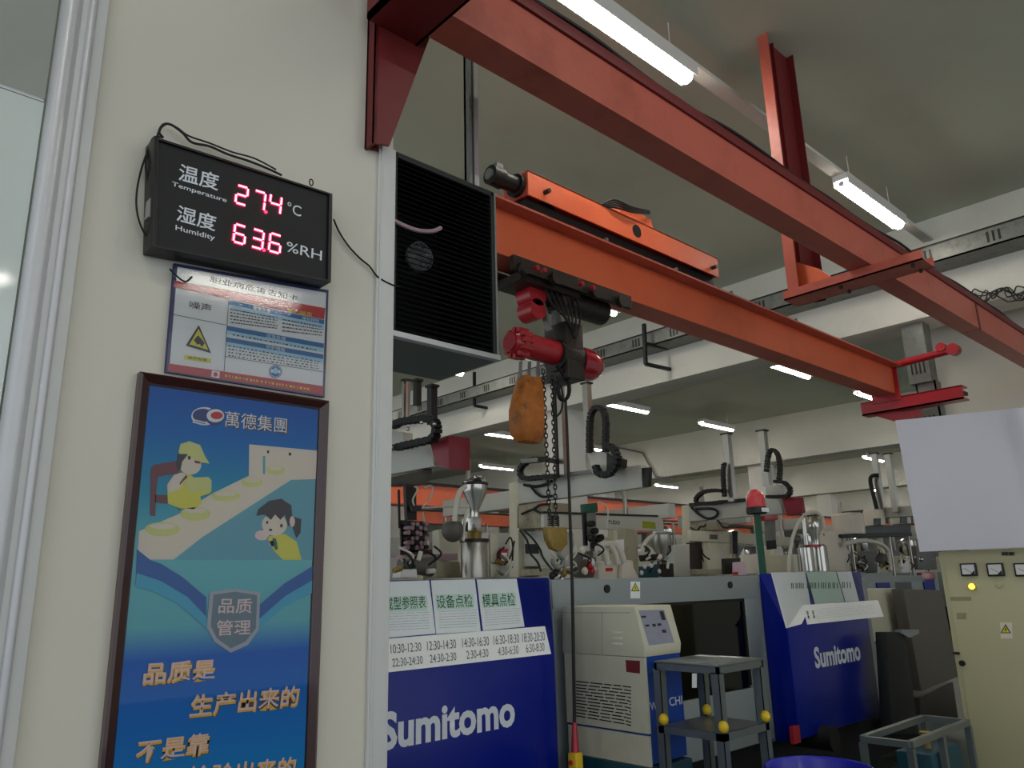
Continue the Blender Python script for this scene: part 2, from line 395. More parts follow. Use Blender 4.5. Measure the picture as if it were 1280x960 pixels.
# ================================================================== RED RUNWAY BEAM (near)
run = T('runway_beam', (1.6, 2.08, 3.8), 'dark red steel crane runway beam crossing the top right of the picture', 'beam')
for nm, x0, x1 in (('beam_segment', 1.6, 7.72), ('beam_segment', 7.735, 11.18)):
    b = MB().box((x0, 2.0, 3.8), (x1, 2.012, 4.05)).box((x0, 2.012, 3.8), (x1, 2.16, 3.815)).box((x0, 2.012, 4.038), (x1, 2.16, 4.05)).box((x0, 2.148, 3.815), (x1, 2.16, 4.038))
    b.build(nm, 'red_paint', run)
MB().box((1.6, 1.985, 4.052), (11.18, 2.05, 4.112)).build('top_angle', 'maroon_and_shaded_red', run, bevel=.004)  # maroon puts the shadow on this overhanging flange into its colour
MB().box((1.6, 2.03, 4.112), (11.18, 2.06, 4.135)).build('rail', 'galvanised', run)
MB().tube(smooth([(1.6 + i * .4, 2.0 + .01 * math.sin(i * 2.1), 4.128 + .012 * math.sin(i * 1.3)) for i in range(25)], 3), .011, 6).build('cable', 'rubber', run)
MB().box((7.70, 1.996, 3.79), (7.75, 2.0, 4.05)).build('splice_plate', 'maroon_and_shaded_red', run)
# wall bracket on the pillar
br = T('wall_bracket', (1.5, 2.2, 3.3), 'dark red tapered steel bracket bolted to the top of the pillar', 'bracket')
g = [PY(x, y, 2.235) for x, y in ((467, 178), (487, 182), (537, 47), (560, 12))]
zt = 4.3; pts = [g[0], g[1], g[2], V((1.72, 2.235, 3.99)), V((1.72, 2.235, zt)), V((g[0].x, 2.235, zt))]
MB().prism(pts, (0, .012, 0)).build('gusset', 'maroon_and_shaded_red', br)
MB().prism([p + V((.0, .052, 0)) for p in pts], (0, .01, 0)).build('gusset', 'maroon_and_shaded_red', br)
MB().box((g[0].x, 2.235, g[0].z), (g[0].x + .012, 2.299, zt)).build('back_plate', 'maroon_and_shaded_red', br)
MB().box((1.36, 1.2, 3.80), (1.6, 2.235, 3.83)).box((1.588, 1.2, 3.8), (1.6, 2.235, 4.0)).box((1.36, 1.2, 3.8), (1.372, 2.235, 4.0)).build('cross_arm', 'maroon_and_shaded_red', br)

# hanger under the runway beam
hg = T('beam_hanger', (5.4, 2.6, 3.7), 'red steel hanger, tall post from the ceiling with an arm under the runway beam', 'hanger')
y1, y0 = PX(957, 134, 5.4).y, PX(972, 150, 5.4).y; ym = (y0 + y1) / 2 + .02
MB().box((5.4, y0, 3.797), (5.412, y1, H)).build('flange', 'red_paint', hg)
MB().box((5.412, ym - .006, 3.797), (5.84, ym + .006, H)).build('web', 'maroon_and_shaded_red', hg)  # maroon web, rib and back flange put the recess's shade into colour
MB().box((5.56, ym - .03, 3.797), (5.572, ym - .006, H)).build('rib', 'maroon_and_shaded_red', hg)
MB().box((5.84, y0, 3.797), (5.852, y1, H)).build('flange', 'maroon_and_shaded_red', hg)
MB().box((5.4, 1.66, 3.725), (5.62, 2.68, 3.735)).box((5.4, 1.66, 3.725), (5.41, 2.68, 3.797)).box((5.61, 1.66, 3.725), (5.62, 2.68, 3.797)).build('arm', 'red_paint', hg)
MB().prism([(5.50, 2.60, 3.80), (5.50, 2.30, 3.80), (5.50, 2.42, 3.93), (5.50, 2.60, 4.05)], (.012, 0, 0)).build('gusset', 'orange_paint', hg)
b = MB()
for y in (2.1, 2.0, 1.95): pass
for y, x in ((1.74, 5.44), (1.74, 5.58), (2.25, 5.44), (2.25, 5.58)): b.cyl((x, y, 3.70), (x, y, 3.725), .012, n=6)
b.pieces('bolt', 'steel_dark', hg)

# galvanised column seen between the beams
p0, p1 = PX(1124, 400, 10.3), PX(1152, 400, 10.3)
col = T('steel_column', (10.4, (p0.y + p1.y) / 2, 0), 'stained galvanised steel column standing behind the crane girder end', 'column')
MB().box((10.3, p1.y, 4.0), (10.55, p0.y, ZBM)).build('upper_sleeve', 'galvanised', col, bevel=.01)
b = MB().box((10.36, p1.y - .02, 0), (10.38, p0.y - .05, 4.02)).box((10.36, p0.y - .07, 0), (10.55, p0.y - .05, 4.02)).box((10.36, p1.y - .02, 0), (10.55, p1.y, 4.02)); b.build('column_shaft', 'galvanised', col)
b = MB()
for z in (4.12, 3.42):
    for i in range(4):
        y = p1.y + .05 + i * .05; b.box((10.29 if z > 4 else 10.35, y, z), (10.301 if z > 4 else 10.361, y + .018, z + .16))
b.pieces('slot', 'steel_dark', col)

# ================================================================== CRANE GIRDER
gd = T('crane_girder', (1, 3.66, 3.8), 'bright orange-red steel crane girder with a motor carriage on top', 'girder')
MB().box((3.05, 3.55, 3.8), (9.75, 3.562, 4.13)).box((3.05, 3.768, 3.8), (9.75, 3.78, 4.13)).pieces('web', 'orange_paint', gd)
MB().box((3.05, 3.562, 3.8), (9.75, 3.768, 3.815)).build('bottom_flange', 'red_paint', gd)
MB().box((3.05, 3.435, 4.13), (9.75, 3.88, 4.147)).build('top_flange', 'red_paint', gd)
MB().box((3.05, 3.62, 4.147), (9.75, 3.66, 4.18)).build('rail', 'steel_dark', gd)
MB().box((9.74, 3.5, 3.72), (9.76, 3.84, 4.16)).build('end_plate', 'signal_red', gd)
b = MB()
for x in (4.25, 5.15, 6.0, 7.2, 8.3): b.box((x, 3.46, 4.147), (x + .05, 3.51, 4.16)).box((x + .015, 3.47, 4.15), (x + .035, 3.50, 4.20))
b.pieces('rail_clip', 'galvanised', gd)
# end truck at the far end
et = T('end_truck', (9.9, 3.4, 3.6), 'crimson end truck crossing the far end of the crane girder', 'end truck')
a, c = PX(1086, 516, 9.85), PX(1207, 492, 9.85)
MB().box((9.76, c.y, 3.60), (9.95, a.y + .05, 3.62)).box((9.76, c.y, 3.60), (9.772, a.y + .05, 3.76)).box((9.76, c.y, 3.75), (9.95, a.y + .05, 3.765)).build('lower_channel', 'signal_red', et)
a2, c2 = PX(1112, 458, 9.85), PX(1192, 437, 9.85)
MB().cyl((9.85, a2.y, a2.z), (9.85, c2.y, c2.z), .045, n=14).build('upper_rod', 'signal_red', et)
b = MB().cyl((9.79, c2.y, c2.z), (9.91, c2.y, c2.z), .07, n=16).cyl((9.79, c2.y + .12, c2.z + .05), (9.91, c2.y + .12, c2.z + .05), .055, n=16); b.pieces('roller', 'signal_red', et)
MB().prism([PX(x, y, 9.85) for x, y in ((1088, 518), (1150, 512), (1146, 521), (1118, 527))], (.15, 0, 0)).build('gusset', 'signal_red', et)
MB().box((9.77, c.y, 3.66), (9.94, c.y + .04, 3.70)).pieces('bolt', 'steel_dark', et)
# motor carriage on the girder
cg = T('motor_carriage', (3.45, 3.62, 4.24), 'orange steel box carriage with a motor on its left end, riding on the girder', 'carriage')
MB().box((3.47, 3.50, 4.30), (5.87, 3.512, 4.49)).box((3.47, 3.50, 4.48), (5.87, 3.76, 4.492)).box((3.47, 3.75, 4.30), (5.87, 3.762, 4.49)).build('frame', 'orange_paint', cg)
MB().box((3.47, 3.512, 4.31), (3.49, 3.75, 4.48)).box((5.85, 3.512, 4.31), (5.87, 3.75, 4.48)).build('end_plate', 'red_paint', cg)
b = MB()
for x in (3.72, 5.62): b.cyl((x, 3.56, 4.27), (x, 3.71, 4.27), .088, n=24)
b.pieces('wheel', 'steel_dark', cg)
p = PY(652, 230, 3.62); q = PY(628, 228, 3.62)
b = MB().cyl((3.47, 3.6, 4.40), (3.30, 3.6, 4.40), .062, n=20).cyl((3.30, 3.6, 4.40), (3.20, 3.6, 4.40), .075, .07, n=20).cyl((3.46, 3.6, 4.4), (3.43, 3.6, 4.4), .085, n=20)
b.build('motor', 'steel_dark', cg)
MB().cyl((3.20, 3.6, 4.40), (3.185, 3.6, 4.40), .04, n=16).box((3.24, 3.57, 4.46), (3.30, 3.63, 4.50)).build('motor_cap', 'galvanised', cg)
p = PY(796, 289, 3.5); MB().cyl(p + V((0, -.003, 0)), p + V((0, .012, 0)), .055, n=24).build('hole', 'black_matt', cg)
b = MB()
for x, y in ((681, 241), (890, 335)): p = PY(x, y, 3.5); b.cyl(p, p + V((0, -.05, 0)), .018, n=8)
b.pieces('bolt', 'steel_dark', cg)
MB().prism([(4.50, 3.52, 4.49), (4.95, 3.52, 4.49), (4.92, 3.52, 4.58), (4.56, 3.52, 4.60)], (0, .2, 0)).build('cover', 'orange_paint', cg)
b = MB()
for k in range(4): b.tube(smooth([PY(752 + 2 * k, 256 + k, 3.5), PY(768, 250 + 3 * k, 3.48), PY(790, 259 + 2 * k, 3.47), PY(812, 264 + k, 3.5)], 5), .008, 6)
b.pieces('wire', 'rubber', cg)
MB().box((3.5, 3.55, 4.19), (5.85, 3.72, 4.30)).build('gap_shade_block', 'black_matt', cg)  # black block stands in for the shaded gap between flange and carriage

# ================================================================== HOIST
ho = T('chain_hoist', (3.8, 3.66, 3.2), 'red electric chain hoist hanging under the orange girder', 'hoist')
a = PY(638, 427, 3.66); e = PY(688, 436, 3.66); u = V((1, 0, 0)); r = 17.5 * mpp(a)
mot = MB().cyl(a + u * .05, a + u * .42, r * .95, n=28); mot.cyl(a + u * .0, a + u * .05, r * .7, r * .92, n=28)
mot.build('motor', 'signal_red', ho)
b = MB()
for i in range(12):
    t = i * math.pi / 6; d = V((0, math.cos(t), math.sin(t))); b.bar(a + u * .03 + d * r, a + u * .12 + d * r, .03, .03)
b.cyl(a + u * .05, a + u * .1, r * 1.06, n=28); b.build('motor_fin', 'signal_red', ho)
MB().cyl(a - u * .012, a + u * .005, r * .66, n=28).build('motor_cap', 'dome_red', ho)
x0 = a.x + .42
gb = MB().cyl((x0, 3.66, a.z - .02), (x0 + .22, 3.66, a.z - .02), r * 1.25, n=28).box((x0 + .02, 3.55, a.z - .2), (x0 + .2, 3.77, a.z + .22)); gb.build('gearbox', 'greased', ho, bevel=.01)
b = MB().lathe((x0 + .22, 3.66, a.z - .03), [(r * 1.3, 0), (r * 1.3, .12), (r * 1.15, .19), (r * .8, .24), (r * .3, .26)], n=28, ax=(1, 0, 0)); b.build('end_dome', 'dome_red', ho)
b = MB()
for z, rr in ((.27, .075), (.38, .085)): b.cyl((a.x + .22, 3.60, a.z + z), (a.x + .22, 3.74, a.z + z), rr, n=20)
b.pieces('sheave', 'signal_red', ho)
b = MB().bar((a.x + .36, 3.64, a.z + .15), (a.x + .24, 3.64, 3.74), .05, .02).bar((a.x + .46, 3.68, a.z + .12), (a.x + .48, 3.68, 3.76), .05, .02).bar((a.x + .56, 3.68, a.z + .1), (a.x + .44, 3.68, 3.70), .03, .03)
b.pieces('link_plate', 'galvanised', ho)
b = MB()
for i in range(7):
    b.tube(smooth([(a.x + .26 + .05 * i, 3.58, 3.72), (a.x + .3 + .05 * i, 3.55, 3.56), (a.x + .42 + .02 * i, 3.54, 3.48 - .02 * i), (a.x + .5, 3.56, a.z + .15)], 5), .008, 6)
b.pieces('wire', 'rubber', ho)
b = MB().box((a.x - .1, 3.50, 3.70), (a.x + 1.15, 3.54, 3.80)).box((a.x - .1, 3.80, 3.70), (a.x + 1.15, 3.83, 3.80)).box((a.x, 3.54, 3.66), (a.x + .6, 3.80, 3.72))
for x in (-.02, .28, .7, 1.0): b.cyl((a.x + x, 3.46, 3.72), (a.x + x, 3.50, 3.72), .05, n=16)
b.cyl((a.x + .5, 3.66, 3.58), (a.x + .5, 3.66, 3.70), .10, n=20).cyl((a.x + .30, 3.70, 3.69), (a.x + 1.02, 3.70, 3.69), .10, n=20)
b.build('trolley', 'greased', ho)
b = MB()
for x in (.05, .12, .5, .62): b.cyl((a.x + x, 3.455, 3.72), (a.x + x, 3.42, 3.72), .018, n=8)
b.pieces('trolley_bolt', 'signal_red', ho)
# chain bag
bag = T('chain_bag', PY(660, 553, 3.66), 'orange brown canvas chain bag hanging below the hoist motor', 'bag')
sil = [(648, 472), (674, 472), (677, 505), (677, 545), (674, 553), (646, 553), (640, 545), (638, 515), (643, 490)]
cx = PY(659, 510, 3.66)
b = MB(); N_ = 20; lv = []
for y, xl, xr, dp in ((472, 648, 675, .07), (480, 647, 676, .09), (495, 642, 677, .1), (515, 638, 678, .11), (535, 639, 678, .11), (546, 641, 677, .10), (553, 646, 674, .075)):
    l, r_ = PY(xl, y, 3.66), PY(xr, y, 3.66); z = (l.z + r_.z) / 2; c_ = (l.x + r_.x) / 2; h_ = (r_.x - l.x) / 2 * .84
    lv.append([V((c_ + h_ * math.copysign(abs(math.cos(t)) ** .45, math.cos(t)), 3.66 + dp * .65 * math.copysign(abs(math.sin(t)) ** .45, math.sin(t)) * (1 + .08 * math.sin(5 * t + y)), z)) for t in [2 * math.pi * i / N_ for i in range(N_)]])
vs = [p for L_ in lv for p in L_]; b.add(vs, [(j * N_ + i, j * N_ + (i + 1) % N_, (j + 1) * N_ + (i + 1) % N_, (j + 1) * N_ + i) for j in range(6) for i in range(N_)] + [tuple(range(6 * N_, 7 * N_))])
b.build('pouch', 'bag_canvas', bag)
b = MB()
for x in (650, 661, 672): b.bar(PY(x, 474, 3.66), PY(x + 1, 452, 3.66), .025, .01)
b.pieces('strap', 'galvanised', bag)
# load chain
def links(p, q, pitch=.032, r=.0035, lw=.011, ll=.021):
    b = MB(); p, q = V(p), V(q); d = (q - p); n_ = int(d.length / pitch); d.normalize(); a_ = d.orthogonal().normalized(); c_ = d.cross(a_)
    for i in range(n_):
        o = p + d * pitch * (i + .5); s_ = a_ if i % 2 else c_
        b.tube([o + s_ * lw * math.cos(t) + d * ll * math.sin(t) for t in [2 * math.pi * k / 8 for k in range(8)]], r, 5, closed=True)
    return b
ch = T('load_chain', PY(692, 690, 3.66), 'steel load chain of two strands hanging from the hoist to its hook', 'chain')
links(PY(679, 462, 3.62), PY(687, 652, 3.62), r=.0045).build('chain_strand', 'greased', ch)
links(PY(690, 470, 3.66), PY(695, 652, 3.66), r=.0045).build('chain_strand', 'greased', ch)
for xx in (688, 695):
    p, q = PY(xx, 644, 3.66), PY(xx + .5, 658, 3.66); b = MB()
    b.tube([p + (q - p) * (i / 60) + V((math.cos(i * .63) * .02, math.sin(i * .63) * .02, 0)) for i in range(61)], .004, 5); b.build('spring', 'steel_dark', ch)
p = PY(694, 660, 3.66)
b = MB().prism([PY(x, y, 3.64) for x, y in ((684, 659), (709, 659), (710, 680), (702, 690), (692, 686), (686, 674))], (0, .05, 0)); b.build('hook_block', 'brass_dirty', ch, bevel=.008)
hk = [PY(x, y, 3.66) for x, y in ((699, 685), (699, 694), (704, 699), (703, 707), (696, 709), (691, 704), (691, 699))]
MB().tube(smooth(hk, 5), .014, 10).build('hook', 'galvanised', ch)
# pendant
pd = T('pendant_control', PY(719, 960, 3.1), 'yellow pendant control on a long black cable from the hoist', 'control')
YP = 3.1
pth = [PY(x, y, YP + .5 * (1 - min(1, (y - 500) / 200)) if y > 500 else YP + .5) for x, y in ((707, 500), (709, 540), (711, 600), (713, 660), (715, 720), (716, 770), (717, 830), (718, 890), (718, 905))]
MB().tube(smooth(pth, 5), .0095, 8).build('cable', 'rubber', pd)
lp = [PY(705 + 7 * math.cos(t), 486 + 14 * math.sin(t), 3.6) for t in [2 * math.pi * i / 20 for i in range(20)]]
MB().tube(lp, .013, 8, closed=True).tube([q + V((.01, .02, 0)) for q in lp], .010, 8, closed=True).build('cable_loop', 'rubber', pd)
MB().tube(smooth([PY(x, y, 3.6) for x, y in ((706, 472), (700, 462), (696, 458))], 4), .012, 8).build('cable_lead', 'rubber', pd)
p, q = PY(718, 903, YP), PY(719, 940, YP); MB().cyl(p, q, .012, .022, n=12).build('cable_boot', 'signal_red', pd)
p = PY(719, 940, YP); MB().box((p.x - .03, YP - .03, p.z - .2), (p.x + .03, YP + .03, p.z)).build('handset', 'yellow_plastic', pd, bevel=.012)
p = PY(719, 952, YP); MB().cyl(p + V((-.03, 0, 0)), p + V((-.04, 0, 0)), .012, n=10).build('button', 'print_red', pd)
MB().tube(smooth([PY(x, y, 3.6) for x, y in ((696, 470), (703, 490), (702, 512), (694, 520), (690, 505))], 5), .008, 6).build('slack_cable', 'rubber', pd)

# ================================================================== CABLE TRAY ON THE CONCRETE BEAM
tr = T('cable_tray', (9.95, 10, 5.3), 'long grey galvanised cable tray fixed along the first concrete beam', 'cable tray')
MB().box((9.78, -2, 5.32), (10.2, 22, 5.34)).box((9.78, -2, 5.32), (9.79, 22, 5.545)).build('channel', 'galvanised', tr)
b = MB()
for y in [1.4 + .75 * i for i in range(27)]:
    for k in range(3): b.box((9.774, y + .06 * k, 5.37), (9.781, y + .025 + .06 * k, 5.50))
b.build('slot', 'steel_dark', tr, kind='stuff')
MB().box((9.77, -2, 5.54), (10.2, 22, 5.56)).build('lid', 'steel_dark', tr)
for Yb, pts, lb in ((11.7, ((593, 465), (593, 507), (629, 514), (629, 491), (596, 489)), 'black angle iron frame under the cable tray left of the chain bag'),
                    (7.14, ((805, 405), (807, 455), (843, 463), (842, 437), (808, 430)), 'black angle iron frame under the cable tray right of the hoist')):
    P_ = [PY(x, y, Yb) for x, y in pts]
    f = T('angle_frame', P_[1], lb, 'bracket')
    for i in range(4): MB().bar(P_[i], P_[i + 1], .05, .05, (0, 1, 0)).build('frame_bar', 'black_matt', f)
# clutter of cables on the beam at the right
b = MB(); R = random.Random(4)
for k in range(6):
    b.tube(smooth([PX(1196 + 11 * i + R.uniform(-4, 4), 376 + R.uniform(-12, 8) - i * 1, 10.13) for i in range(9)], 4), .008, 6)
tag(b.build('cable_bundle', 'rubber'), 'tangle of thin black cables on the white beam face at the right edge', 'cable', None, 'stuff')
# conduit
b = MB().tube([PX(x, y, 20.0) for x, y in ((680, 545), (715, 551), (740, 553), (803, 566), (820, 596), (838, 598))], .028, 6)
tag(b.build('wall_conduit', 'galvanised'), 'thin grey conduit stepping down the face of the far concrete beam', 'conduit')

# ================================================================== BLACK COOLER BOX
ac = T('cooler_box', (1.8, 2.5, 2.55), 'black louvred cooler box mounted beside the pillar', 'cooler')
X0, X1, Z0, Z1, Y0, Y1 = 1.545, 2.075, 2.565, 3.33, 2.31, 2.72
MB().box((X0, Y1 - .01, Z0 + .004), (X1, Y1, Z1)).box((X0, Y0 + .02, Z1 - .012), (X1, Y1, Z1)).box((X1 - .012, Y0 + .02, Z0), (X1, Y1, Z1)).box((X0, Y0 + .02, Z0), (X0 + .012, Y1, Z1)).build('housing', 'black_matt', ac)
b = MB(); nz = 34
for i in range(nz):
    z = Z0 + .03 + (Z1 - Z0 - .05) * i / (nz - 1)
    b.add([(X0 + .02, Y0 + .004, z), (X1 - .02, Y0 + .004, z), (X1 - .02, Y0 + .022, z + .012), (X0 + .02, Y0 + .022, z + .012), (X0 + .02, Y0 + .004, z - .003), (X1 - .02, Y0 + .004, z - .003), (X1 - .02, Y0 + .022, z + .009), (X0 + .02, Y0 + .022, z + .009)],
          [(0, 1, 2, 3), (7, 6, 5, 4), (0, 4, 5, 1), (2, 6, 7, 3), (1, 5, 6, 2), (0, 3, 7, 4)])
b.build('louvre_slat', 'louvre_black', ac, kind='stuff')
b = MB().box((X0, Y0, Z0 + .01), (X0 + .02, Y0 + .03, Z1)).box((X1 - .02, Y0, Z0 + .01), (X1, Y0 + .03, Z1)).box((X0, Y0, Z1 - .02), (X1, Y0 + .03, Z1)); b.build('face_frame', 'black_matt', ac, bevel=.003)
MB().box((X1 - .003, Y0 - .004, Z0), (X1 + .006, Y0 + .006, Z1)).build('edge_strip', 'galvanised', ac)
MB().box((X0, Y0 - .012, Z0 - .008), (X1 + .01, Y0 + .02, Z0 + .014)).build('drip_lip', 'silver', ac, bevel=.002)
MB().box((X0, Y0, Z0 - .006), (X1 + .01, Y1, Z0 + .004)).build('bottom_pan', 'pan_grey', ac)
fc = PY(526, 320, Y0 + .05); r_ = 18 * mpp(fc)
b = MB()
for k in range(1, 6): b.tube([fc + V((math.cos(t), 0, math.sin(t))) * r_ * k / 5 for t in [2 * math.pi * i / 28 for i in range(28)]], .0035, 5, closed=True)
for k in range(4): t = k * math.pi / 4 + .3; b.bar(fc + V((math.cos(t), 0, math.sin(t))) * r_, fc - V((math.cos(t), 0, math.sin(t))) * r_, .006, .006)
b.build('fan_guard', 'silver', ac); MB().cyl(fc + V((0, .02, 0)), fc + V((0, .03, 0)), r_ * .95, n=28).build('fan_plate', 'robot_grey', ac)
b = MB()
for k in range(5):
    t = k * 2 * math.pi / 5; d = V((math.cos(t), 0, math.sin(t))); e_ = V((-math.sin(t), 0, math.cos(t))); c_ = fc + V((0, .06, 0))
    b.add([c_ + d * .02 - e_ * .01, c_ + d * r_ * .9 - e_ * .03 + V((0, .02, 0)), c_ + d * r_ * .9 + e_ * .04, c_ + d * .02 + e_ * .015], [(0, 1, 2, 3)])
b.pieces('fan_blade', 'steel_dark', ac)
MB().tube(smooth([PY(x, y, Y0 - .012) for x, y in ((489, 274), (505, 282), (522, 288), (540, 289), (551, 285))], 5), .009, 8).build('hose', 'skin_pink', ac)
MB().tube(smooth([PY(x, y, Y0 + .10) for x, y in ((492, 300), (520, 305), (560, 325), (600, 335))], 5), .007, 8).build('hose', 'rubber', ac)
b = MB().bar(PY(496, 222, 2.306), PY(612, 236 + 3, 2.306), .01, .01) if 0 else None
p = PY(588, 230, 2.5)
ds = T('drop_strut', (p.x, 2.5, 3.33), 'galvanised strut running from the ceiling down to the black cooler box', 'strut')
px = PY(589, 150, 2.5).x
MB().box((px - .02, 2.49, 3.33), (px - .005, 2.53, H)).box((px - .02, 2.515, 3.33), (px + .03, 2.53, H)).build('angle_leg', 'galvanised', ds)
MB().box((px + .005, 2.485, 3.33), (px + .032, 2.515, H)).build('strut_channel', 'silver', ds)

# ================================================================== LED CLIMATE DISPLAY
YD = 2.215
dsp = T('climate_display', PY(300, 340, 2.25), 'black wall display with red digits for temperature and humidity', 'display')
c4 = [PY(x, y, YD) for x, y in ((190, 308), (414, 353), (416, 242), (193, 170))]
bk = [V((c.x, 2.295, c.z)) for c in c4]; mid = sum(c4, V()) / 4
ins = [mid + (c - mid) * .955 for c in c4]
b = MB().add([*[c for c in c4], *[c for c in bk]], [(4, 5, 6, 7), (0, 4, 7, 3), (1, 5, 4, 0), (2, 6, 5, 1), (3, 7, 6, 2)])
b.add([*c4, *ins, *[c + V((0, .012, 0)) for c in ins]], [(0, 1, 5, 4), (1, 2, 6, 5), (2, 3, 7, 6), (3, 0, 4, 7), (4, 5, 9, 8), (5, 6, 10, 9), (6, 7, 11, 10), (7, 4, 8, 11)])
b.build('case', 'black_plastic', dsp, bevel=.003)
sh = Sheet((1, YD + .009, 2.7), (0, -1, 0), dsp, (160, 140, 4.571))
MB().add([c + V((0, .010, 0)) for c in ins], [(0, 1, 2, 3)]).build('face', 'black_matt', dsp, flat=True)
sh.text('温度', (284, 390), (514, 452), (296, 292), 1, 'logo_white', .012)
sh.text('Temperature', (248, 428), (562, 524), (252, 396), 1, 'logo_white', .012)
sh.text('湿度', (272, 622), (498, 684), (285, 528), 1, 'logo_white', .012)
sh.text('Humidity', (270, 682), (496, 742), (272, 644), 1, 'logo_white', .012)
sh.text('°C', (908, 574), (988, 600), (912, 512), 1, 'logo_white', .004)
sh.text('%RH', (904, 796), (1106, 850), (908, 738), 1, 'logo_white', .004)
SEG = {'a': ((0, 1), (1, 1)), 'b': ((1, 1), (1, .5)), 'c': ((1, .5), (1, 0)), 'd': ((0, 0), (1, 0)), 'e': ((0, .5), (0, 0)), 'f': ((0, 1), (0, .5)), 'g': ((0, .5), (1, .5))}
DG = {'2': 'abged', '7': 'abc', '4': 'fgbc', '6': 'afgcde', '3': 'abgcd'}
def digit(ch_, bl, wv, hv):
    lo = MB(); co = MB(); o = sh.at(*bl); Wv = sh.at(bl[0] + wv[0], bl[1] + wv[1]) - o; Hv = sh.at(bl[0] + hv[0], bl[1] + hv[1]) - o
    for s_ in DG[ch_]:
        (ax, ay), (bx, by) = SEG[s_]; p = o + Wv * ax + Hv * ay; q = o + Wv * bx + Hv * by; d = (q - p) * .1
        lo.bar(p + d + sh.n * .001, q - d + sh.n * .001, .0085, .002, (0, 1, 0)); co.bar(p + d + sh.n * .0022, q - d + sh.n * .0022, .004, .001, (0, 1, 0))
    dg_ = lo.build('digit', 'led', dsp); co.build('digit_core', 'led_core', dg_)
for c_, bl in (('2', (612, 518)), ('7', (712, 548)), ('4', (804, 568)), ('6', (600, 740)), ('3', (702, 768)), ('6', (802, 792))):
    digit(c_, bl, (62, 18), (12, -100))
b = MB()
for x, y in ((786, 572), (776, 790)): p = sh.at(x, y); b.cyl(p, p + sh.n * .003, .005, n=10)
b.pieces('decimal_point', 'led', dsp)
p = PY(389, 228, 2.26); MB().tube([p + V((math.cos(t) * .007, 0, math.sin(t) * .012)) for t in [2 * math.pi * i / 14 for i in range(14)]], .0025, 5, closed=True).build('hanging_eye', 'steel_dark', dsp)
p = PY(187, 262, 2.25); MB().box((p.x - .006, 2.235, p.z - .03), (p.x + .0, 2.27, p.z + .03)).build('side_socket', 'silver', dsp)
cb = T('display_cable', PY(200, 160, 2.27), 'thin black power cables looped around and beside the climate display', 'cable')
for pts, r_ in ((((352, 219), (335, 211), (310, 201), (285, 193), (262, 183), (240, 178), (228, 166), (214, 156), (204, 156), (199, 165), (204, 172)), .0042),
               (((345, 212), (318, 198), (290, 190), (262, 179), (236, 170), (222, 160), (210, 155), (201, 160), (197, 168)), .003),
               (((204, 172), (192, 172), (184, 190), (176, 214), (171, 240), (171, 262), (176, 282), (186, 302), (194, 318)), .003),
               (((198, 168), (188, 182), (182, 205), (185, 228), (188, 250)), .003),
               (((417, 274), (424, 290), (436, 308), (450, 323), (462, 333), (472, 346), (490, 356), (500, 358)), .0034),
               (((212, 336), (222, 346), (232, 352), (240, 346)), .003)):
    MB().tube(smooth([PY(x, y, 2.27 if x < 420 else 2.285) for x, y in pts], 6), r_, 7).build('cable', 'rubber', cb)

# ================================================================== NOISE NOTICE
sg = T('noise_notice', PY(306, 490, 2.29), 'laminated noise hazard notice on the pillar below the climate display', 'sign')
YS = 2.286
s2 = Sheet((1, YS, 2.4), (0, -1, 0), sg, (180, 330, 4.923))
TLs, TRs, BRs, BLs = (186, -6), (1136, 160), (1112, 820), (132, 664)
cs = [s2.at(*q) for q in (BLs, BRs, TRs, TLs)]
MB().prism(cs, (0, .012, 0)).build('board', 'navy', sg)
def lerp(a, b_, t): return (a[0] + (b_[0] - a[0]) * t, a[1] + (b_[1] - a[1]) * t)
def sp(u, v): return lerp(lerp(TLs, TRs, u), lerp(BLs, BRs, u), v)
s2.poly([sp(.022, .03), sp(.985, .03), sp(.985, .97), sp(.022, .97)], 1, 'print_white')
s2.poly([(190, 102), (1115, 272), (1108, 342), (184, 144)], 2, 'print_red')
s2.poly([(150, 612), (1103, 752), (1100, 806), (148, 658)], 2, 'print_red')
s2.text('职业病危害告知卡', (402, 112), (944, 232), (408, 74), 3, 'print_black', .0)
s2.text('噪声', (278, 272), (412, 296), (282, 226), 3, 'print_black', .0)
s2.text('当心噪声', (880, 302), (1030, 330), (884, 272), 3, 'print_yellow', .0)
for a_, b_ in ((((517, 220), (1109, 345), (1106, 372), (517, 248)), 'x'), (((510, 380), (1106, 490), (1105, 518), (509, 408)), 'x'), (((503, 450), (1103, 558), (1102, 585), (502, 478)), 'x')):
    s2.poly(list(a_), 3, 'print_blue')
s2.polys([[(517, 248), (1106, 372), (1105, 400), (515, 280)], [(509, 408), (1105, 518), (1104, 545), (508, 430)], [(502, 478), (1102, 585), (1101, 612), (501, 505)]], 2, 'print_paleblue')
for tx, bl, br_, tl in (('健康危害', (668, 282), (775, 304), (669, 256)), ('理化特性', (970, 344), (1075, 364), (972, 322)), ('应急处理', (752, 452), (868, 474), (754, 428)), ('防护措施', (752, 520), (865, 542), (754, 496))):
    s2.text(tx, bl, br_, tl, 4, 'print_white', .0)
s2.polys(rows(530, 276, 820, 330, 100, 80, 5, 3, .35) + rows(850, 338, 1098, 385, 92, 70, 4, 4, .35) + rows(545, 432, 1080, 530, 16, 16, 1, 5, .5, 30) + rows(518, 500, 1085, 600, 80, 60, 4, 6, .35, 30), 4, 'print_black', 'small_print', 'stuff')
s2.polys([[(180, 309), (503, 375), (503, 378), (180, 312)], [(519, 214), (522, 214), (494, 662), (490, 662)], [(495, 568), (1100, 663), (1100, 666), (495, 571)]], 3, 'print_black')
